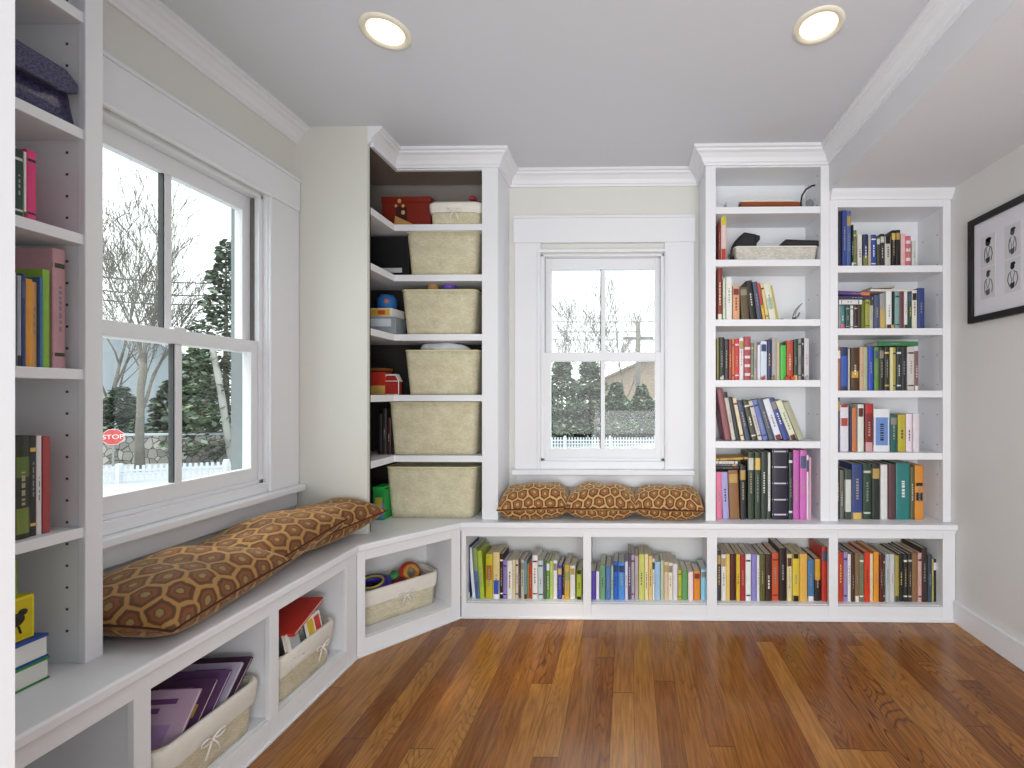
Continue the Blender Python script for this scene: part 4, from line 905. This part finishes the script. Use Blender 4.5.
# ------------------------------------------------------------------ framed picture on the right wall
t = thing('framed_picture', 'black framed print of small portrait drawings on the right wall', 'picture', (XR-.002, 2.262, 1.52), 0)
W_, Hh, fw = .80, .50, .03
m = MB()
m.box(-.024, 0, -fw, 0, 0, Hh).box(-.024, 0, -W_, -W_+fw, 0, Hh).box(-.024, 0, -W_+fw, -fw, 0, fw).box(-.024, 0, -W_+fw, -fw, Hh-fw, Hh)
m.build('frame', mat('#141415', .4), t, bevel=.002)
MB().box(-.012, -.002, -W_+fw, -fw, fw, Hh-fw).build('mat_board', mat('#dcdce4', .7, .01), t)
for cidx in range(5):
    yc = -.115-cidx*.135
    for ridx in range(2):
        zc_ = .325 if ridx == 0 else .175
        pn = MB().box(-.0132, -.0121, yc-.042, yc+.042, zc_-.072, zc_+.072).build('print', mat('#cfcfd3', .7, .02), t)
        rnd = random.Random(cidx*7+ridx); d = MB(); X = -.0136
        def oval(y, z, a, b2, k=14): d.add([(X, y+a*cos(2*pi*i/k), z+b2*sin(2*pi*i/k)) for i in range(k)], [tuple(range(k))])
        a_ = rnd.uniform(.010, .016)
        oval(yc, zc_+.038, a_, a_*1.25); oval(yc-.003, zc_+.05, a_*1.15, a_*.7)
        for s_ in (-1, 1):
            w1 = rnd.uniform(.018, .028)
            d.tube([(X, yc+s_*.006, zc_+.018), (X, yc+s_*w1*.8, zc_+.008), (X, yc+s_*w1, zc_-.02), (X, yc+s_*w1*rnd.uniform(.5, 1), zc_-.05)], .0016, 4)
            d.tube([(X, yc+s_*.012, zc_+.012), (X, yc+s_*.003, zc_-.02), (X, yc+s_*.01, zc_-.05)], .0012, 4)
        if rnd.random() < .5: d.add([(X, yc-.012, zc_-.03), (X, yc+.014, zc_-.036), (X, yc+.008, zc_-.06), (X, yc-.009, zc_-.055)], [(0, 1, 2, 3)])
        d.build('drawing', mat('#55555c' if (cidx+ridx) % 2 else '#2e2e34', .8, .3, 90), pn)
# ------------------------------------------------------------------ recessed lights
for x, y, lab in ((-.86, 1.60, 'round recessed ceiling light at left, glowing warm'), (.665, 1.60, 'round recessed ceiling light at right, glowing warm')):
    t = thing('recessed_light', lab, 'light', (x, y, ZC))
    MB().rings([[(r_*cos(2*pi*i/32), r_*sin(2*pi*i/32), z) for i in range(32)] for r_, z in ((.085, -.0005), (.083, -.006), (.068, -.008), (.062, -.001))], cap0=False, cap1=False).build('trim_ring', mat('#ece6d4', .5), t, smooth=True)
    MB().lathe([(.062, -.0015), (.055, -.004), (.01, -.0055)], n=28).build('lens', emis('#fff0c8', 1.6), t, smooth=True)
# ------------------------------------------------------------------ outside
GZ = -1.7
SNOW = mat('#b0b6bc', .8, .04, .4, .2)
struct(MB().box(-60, 60, -20, 90, GZ-.2, GZ).build('ground', SNOW), 'snow covered ground outside the windows')
def bar(m, p, q, wid, z0, z1, mi=0):
    dx, dy = q[0]-p[0], q[1]-p[1]; l = math.hypot(dx, dy); nx, ny = -dy/l*wid/2, dx/l*wid/2
    m.prism([(p[0]-nx, p[1]-ny), (q[0]-nx, q[1]-ny), (q[0]+nx, q[1]+ny), (p[0]+nx, p[1]+ny)], z0, z1, mi)
def fence(label, p, q, ht):
    t = thing('picket_fence', label, 'fence', (p[0], p[1], GZ)); L = math.dist(p, q); n = int(L/.15); m = MB()
    for i in range(n):
        a = i/n; b2 = (i+.5)/n; A_ = (p[0]+(q[0]-p[0])*a, p[1]+(q[1]-p[1])*a); B_ = (p[0]+(q[0]-p[0])*b2, p[1]+(q[1]-p[1])*b2)
        bar(m, A_, B_, .02, GZ+.08, GZ+ht)
    m.build('pickets', mat('#c8ccd0', .6), t, world=True)
    for zz in (.25, ht-.2):
        m = MB(); bar(m, p, q, .05, GZ+zz, GZ+zz+.07); m.build('rail', mat('#c4c8cc', .6), t, world=True)
    for k in (0, .25, .5, .75, 1):
        m = MB(); c = (p[0]+(q[0]-p[0])*k, p[1]+(q[1]-p[1])*k); m.box(c[0]-.06, c[0]+.06, c[1]-.06, c[1]+.06, GZ, GZ+ht+.08); m.build('post', mat('#c8ccd0', .6), t, world=True)
P0 = far(60, 14.3); P1 = far(275, 16.3)
fence('white picket fence in the snow seen through the left window', P0[:2], P1[:2], .55)
P0 = far(520, 24); P1 = far(700, 24)
fence('white picket fence below evergreens seen through the back window', P0[:2], P1[:2], .62)
rd = MB(); bar(rd, far(-300, 15.0)[:2], far(360, 22)[:2], 1.6, GZ, GZ+.02)
struct(rd.build('road', mat('#b4bac0', .7, .1, 2)), 'grey wet road beyond the left fence')
# stone wall
sw = thing('stone_wall', 'low grey field-stone wall with snow cap beyond the left fence', 'wall', far(150, 18.5, GZ))
def stone_mat():
    m, nt, b = nodes('field_stone'); tc = N(nt, 'ShaderNodeTexCoord'); v = N(nt, 'ShaderNodeTexVoronoi'); v.inputs['Scale'].default_value = 3.2
    nt.links.new(tc.outputs['Object'], v.inputs['Vector']); s = N(nt, 'ShaderNodeSeparateColor'); nt.links.new(v.outputs['Color'], s.inputs[0])
    c = ramp(nt, s.outputs[0], [(0, '#6c6a66'), (1, '#a8a49c'), (.5, '#8a8680')]); e2 = N(nt, 'ShaderNodeTexVoronoi', feature='DISTANCE_TO_EDGE'); e2.inputs['Scale'].default_value = 3.2
    nt.links.new(tc.outputs['Object'], e2.inputs['Vector']); nt.links.new(mix(nt, math_(nt, 'LESS_THAN', e2.outputs[0], .04), c, '#3c3a38'), b.inputs['Base Color']); b.inputs['Roughness'].default_value = .9; return m
m = MB(); bar(m, far(-20, 18)[:2], far(300, 20)[:2], .5, GZ, -.52); m.build('stones', stone_mat(), sw, world=True)
m = MB(); bar(m, far(-20, 18)[:2], far(300, 20)[:2], .56, -.52, -.46); m.build('snow_cap', SNOW, sw, world=True)
# stop sign
sg = thing('stop_sign', 'red octagonal stop sign seen through the lower left window pane', 'sign', far(113, 16.2, GZ))
sp = far(113, 16.2); ang = math.atan2(-sp[1], -sp[0])+R(90)
sg.rotation_euler = (0, 0, ang)
SZ = H-(437-PY)/F*16.2-GZ
oc = [(.28*cos(R(22.5+45*i)), .28*sin(R(22.5+45*i))) for i in range(8)]
MB().prism_y([(x, z+SZ) for x, z in [(a*1.06, b2*1.06) for a, b2 in oc]], -.012, 0).build('border', mat('#e4dcdc', .5), sg)
MB().prism_y([(x, z+SZ) for x, z in oc], -.02, -.0125).build('sign_face', mat('#c8504c', .5), sg)
tc_ = bpy.data.curves.new('STOP', 'FONT'); tc_.body = 'STOP'; tc_.size = .22; tc_.align_x = 'CENTER'; tc_.align_y = 'CENTER'; tc_.extrude = .004
tmp = bpy.data.objects.new('tmp', tc_); C.objects.link(tmp); bpy.context.view_layer.update()
me = bpy.data.meshes.new_from_object(tmp.evaluated_get(bpy.context.evaluated_depsgraph_get())); bpy.data.objects.remove(tmp)
to = bpy.data.objects.new('lettering', me); C.objects.link(to); to.parent = sg; to.location = (0, -.026, SZ); to.rotation_euler = (R(90), 0, 0); me.materials.clear(); me.materials.append(mat('#f0e8e8', .5))
MB().box(-.03, .03, 0, .03, 0, SZ+.3).build('post', mat('#8c8c88', .5), sg)
# neighbouring houses
SID = mat('#a9b2b8', .7, .04, 2)
def house(label, c, rotz, wx, wy, hh, rh, wall, roofc):
    t = thing('house', label, 'building', (c[0], c[1], GZ), rotz)
    m = MB().box(-wx/2, wx/2, -wy/2, wy/2, 0, hh); m.prism_y([(-wx/2, hh), (wx/2, hh), (0, hh+rh)], -wy/2, wy/2); m.build('wall', wall, t)
    o = .4; m = MB(); k = rh/(wx/2)
    for s in (-1, 1):
        m.prism_y([(0, hh+rh+.02), (s*(wx/2+o), hh-o*k+.02), (s*(wx/2+o), hh-o*k+.2), (0, hh+rh+.22)], -wy/2-o, wy/2+o)
    m.build('roof', roofc, t)
    for xx in (-wx*.28, wx*.05, wx*.3):
        for zz in (1.0, 3.6):
            if zz+1.4 < hh:
                f = MB().box(xx-.55, xx+.55, -wy/2-.05, -wy/2, zz-.1, zz+1.5).build('window_frame', mat('#e4e8ea', .6), t)
                MB().box(xx-.43, xx+.43, -wy/2-.07, -wy/2-.051, zz, zz+1.4).build('pane', mat('#4a545c', .2), f)
    MB().box(wx*.36, wx*.36+.9, -wy/2-.06, -wy/2, 0, 2.1).build('door', mat('#ccd0d2', .5), t)
    return t
hp = far(128, 27)
house('grey sided house with snowy roof behind the stone wall, left window', hp, R(42), 8, 7, 4.2, 2.4, SID, mat('#d4dade', .8))
hp = far(655, 46)
house('tan house with brown roof behind the hedge, back window', hp, R(-8), 12, 8, 3.6, 2.6, mat('#9c8c7c', .7, .05, 2), mat('#8c7c74', .8, .1, 3))
BARK = mat('#6c675f', .9, .25, 6, .4)
def bare_tree(label, u, D, hgt, seed, r0=.16, lean=0, spread=.5, levels=5):
    rnd = random.Random(seed); from mathutils import Vector, Quaternion
    c = far(u, D, GZ); t = thing('bare_tree', label, 'tree', c)
    trunk = MB(); br = MB()
    def grow(p, d, L, r, lv, mb):
        pts = [p]; rr = [r]; q = Vector(p); dd = Vector(d).normalized(); n = 4
        for i in range(n):
            dd = (dd+Vector((rnd.uniform(-1, 1), rnd.uniform(-1, 1), rnd.uniform(-.3, .6)))*.13).normalized(); q = q+dd*L/n; pts.append(tuple(q)); rr.append(max(.008, r*(1-.5*(i+1)/n)))
        mb.tube(pts, rr, 5 if lv > 1 else 8)
        if lv >= levels: return
        for k in range(rnd.choice((2, 3, 3))+(1 if lv < 2 else 0)):
            i = rnd.randint(2 if lv else 2, n); az = rnd.uniform(0, 2*pi); s_ = Vector((cos(az), sin(az), rnd.uniform(.1, .9)))*spread*1.1
            nd = (dd+s_).normalized(); grow(pts[i], nd, L*rnd.uniform(.55, .8), rr[i]*.62, lv+1, br)
        grow(pts[-1], dd, L*.75, rr[-1]*.95, lv+1, br)
    grow((0, 0, 0), (lean, 0, 1), hgt*.36, r0, 0, trunk)
    trunk.build('trunk', BARK, t, smooth=True); br.build('branches', BARK, t, smooth=True); return t
def evergreen(label, u, D, hgt, wid, seed, col='#38482f', tuft=.16, nn=2600, name='evergreen_tree'):
    rnd = random.Random(seed); c = far(u, D, GZ); t = thing(name, label, 'tree', c)
    MB().tube([(0, 0, 0), (0, 0, hgt*.95)], [hgt*.018, .02], 8).build('trunk', BARK, t, smooth=True)
    m = MB()
    for i in range(nn):
        f = rnd.random()**.75; z = hgt*(.06+.94*(1-f)) if True else 0
        rmax = wid*(f**.75)*(.75+.25*sin(z*5.5+rnd.random())); a = rnd.uniform(0, 2*pi); r_ = rmax*(rnd.random()**.4)
        x, y = r_*cos(a), r_*sin(a); z -= r_*.25
        l = tuft*rnd.uniform(.6, 1.5); da = a+rnd.uniform(-.8, .8); dz = rnd.uniform(-.5, .25)
        tx, ty = cos(da)*l, sin(da)*l; px, py = -sin(da)*l*.45, cos(da)*l*.45; tw = rnd.uniform(-.4, .4)*l
        m.add([(x, y, z), (x+tx*.5+px, y+ty*.5+py, z+dz*l*.5+tw), (x+tx, y+ty, z+dz*l), (x+tx*.5-px, y+ty*.5-py, z+dz*l*.5-tw)], [(0, 1, 2, 3)], rnd.choice((0, 0, 1, 2)))
    m.build('foliage', [mat(col, .9, .25, 1), mat('#55684a', .9, .2, 1), mat('#8c9a88', .9, .2, 1)], t); return t
GT = 'trees outside the left window'
for args in (('tall bare tree forking beside the left window muntin', 140, 17, 12, 3, .15, .03, .42, 5), ('slender bare tree at the left side of left window', 108, 21, 12, 5, .12, -.08, .5, 5), ('bare tree with leaning boughs behind the right upper pane', 190, 22, 12, 8, .13, .3, .6, 4),
             ('distant bare tree low behind the left wires', 125, 34, 10, 21, .12, 0, .6, 4)):
    bare_tree(*args)
evergreen('tall dense evergreen at right of the left window', 226, 20, 9.6, 2.3, 4, '#4a5648', .2, 5000)
evergreen('broad evergreen shrub beside the grey house, left window', 170, 23, 3.6, 1.5, 6, '#46503e', .25, nn=1800)
evergreen('round evergreen bush in front of grey house, lower left pane', 120, 21, 3.2, 1.5, 16, '#46503e', .25, nn=1800)
evergreen('mid green evergreen behind the stone wall, lower right pane', 198, 23.5, 5.4, 2.2, 7, '#5c6450', .22, 3600)
for i, (u, D, hg, wd, cl, lab) in enumerate(((562, 27, 5.3, 2.3, '#5a6852', 'dull green evergreen at left in the back window'), (590, 29, 5.6, 2.4, '#5e6a54', 'second grey green evergreen from left in back window'), (538, 30, 5.5, 2.2, '#56624c', 'evergreen cut off by the left edge of the back window'),
                                             (616, 27, 3.6, 2.0, '#2c4824', 'dark green evergreen right of the back window muntin'), (642, 28, 3.5, 2.0, '#2c4c26', 'dark green evergreen near right edge of back window'), (668, 28, 3.7, 2.0, '#34502c', 'evergreen cut off by the right edge of back window'))):
    evergreen(lab, u, D, hg, wd, 30+i, cl, .2, 5200)
for args in (('wide bare tree with slanting boughs behind back window', 585, 36, 12, 12, .14, .3, .75, 5), ('bare tree at the right of the upper back sash', 632, 40, 13, 14, .14, -.25, .7, 5), ('far bare tree at the left of the upper back sash', 556, 44, 11, 15, .12, 0, .8, 5), ('spreading bare tree far off in the middle of the back window', 604, 50, 11, 27, .12, .1, .8, 5)):
    bare_tree(*args)
# utility pole and wires
t = thing('utility_pole', 'grey wooden utility pole in the upper back window pane', 'pole', far(638, 33, GZ))
MB().lathe([(.2, 0), (.17, 8.1), (.02, 8.15)], n=12).build('pole', mat('#77746e', .9), t, smooth=True)
MB().box(-1.1, 1.1, -.08, .08, 6.9, 7.05).build('crossarm', mat('#77746e', .9), t)
t = thing('utility_pole', 'leaning pale utility pole behind the right of left window', 'pole', far(232, 19, GZ))
MB().tube([(0, 0, 0), (-.5, 0, 3.2), (-.9, 0, 5.2)], [.13, .12, .1], 10).build('pole', mat('#aaa8a2', .9), t, smooth=True)
for k, vy in enumerate((268, 282, 292, 318)):
    a_, b2 = far(40, 22), far(300, 26); z0 = H+(PY-vy)/F*22; m = MB()
    m.tube([(a_[0]+(b2[0]-a_[0])*i/10, a_[1]+(b2[1]-a_[1])*i/10, z0+.55*(i/10)+.5*((i/10-.5)**2)*4-.5) for i in range(11)], .035, 5)
    tag(m.build('power_line', mat('#4c5054', .7), smooth=True), ['topmost', 'second highest', 'third highest', 'lowest'][k]+' dark power line crossing the left window view', 'wire', 'power lines outside the left window')
for k, vy in enumerate((322, 332, 340)):
    a_, b2 = far(480, 32), far(720, 32); z0 = H+(PY-vy)/F*32; m = MB()
    m.tube([(a_[0]+(b2[0]-a_[0])*i/10, a_[1]+(b2[1]-a_[1])*i/10, z0+.4*((i/10-.5)**2)) for i in range(11)], .03, 5)
    tag(m.build('power_line', mat('#60666a', .7), smooth=True), ['upper', 'middle', 'lower'][k]+' power line crossing the back window view', 'wire', 'power lines outside the back window')
# ------------------------------------------------------------------ light
wd = bpy.data.worlds.new('overcast'); bpy.context.scene.world = wd; wd.use_nodes = True
nt = wd.node_tree; bg = nt.nodes['Background']
tc = N(nt, 'ShaderNodeTexCoord'); sp = N(nt, 'ShaderNodeSeparateXYZ'); nt.links.new(tc.outputs['Generated'], sp.inputs[0])
nt.links.new(ramp(nt, sp.outputs[2], [(0, '#f2f5f6'), (1, '#e4edf4')]), bg.inputs[0]); bg.inputs[1].default_value = 2.6
def area(name, loc, target, size, power, col=(1, 1, 1), sy=None):
    l = bpy.data.lights.new(name, 'AREA'); l.energy = power; l.color = col; l.size = size
    if sy: l.shape = 'RECTANGLE'; l.size_y = sy
    o = bpy.data.objects.new(name, l); C.objects.link(o); o.location = loc
    from mathutils import Vector
    o.rotation_euler = (Vector(target)-Vector(loc)).to_track_quat('-Z', 'Y').to_euler(); return o
area('room_fill', (.1, -2.4, 1.5), (.1, 2.5, 1.15), 3.0, 78, (.97, .985, 1), 2.0)
area('uplight', (.3, -.9, .5), (.2, 1.2, 2.46), 1.6, 34, (.97, .98, 1), 1.2)  # added fill out of view, only brightens the ceiling; no real lamp there
l = bpy.data.lights.new('pale_sun', 'SUN'); l.energy = 2.2; l.angle = R(6); l.color = (1, .86, .6)
o = bpy.data.objects.new('pale_sun', l); C.objects.link(o)
from mathutils import Vector
o.rotation_euler = Vector((1.1, .42, -1.45)).to_track_quat('-Z', 'Y').to_euler()
for x in (-.86, .665):
    l = bpy.data.lights.new('downlight', 'SPOT'); l.energy = 7; l.spot_size = R(130); l.spot_blend = .9; l.shadow_soft_size = .06; l.color = (1, .93, .82)
    o = bpy.data.objects.new('downlight', l); C.objects.link(o); o.location = (x, 1.60, ZC-.02)
# ------------------------------------------------------------------ camera
cd = bpy.data.cameras.new('camera'); cam = bpy.data.objects.new('camera', cd); C.objects.link(cam)
cd.sensor_width = 36; cd.lens = F/1024*36; cd.shift_x = -(PX-512)/1024; cd.shift_y = (PY-384)/1024
cam.location = (0, 0, H); cam.rotation_euler = (R(90), 0, YAW); cd.clip_start = .02; cd.clip_end = 300
bpy.context.scene.camera = cam
sc = bpy.context.scene
sc.view_settings.view_transform = 'Standard'; sc.view_settings.look = 'None'; sc.view_settings.exposure = 0
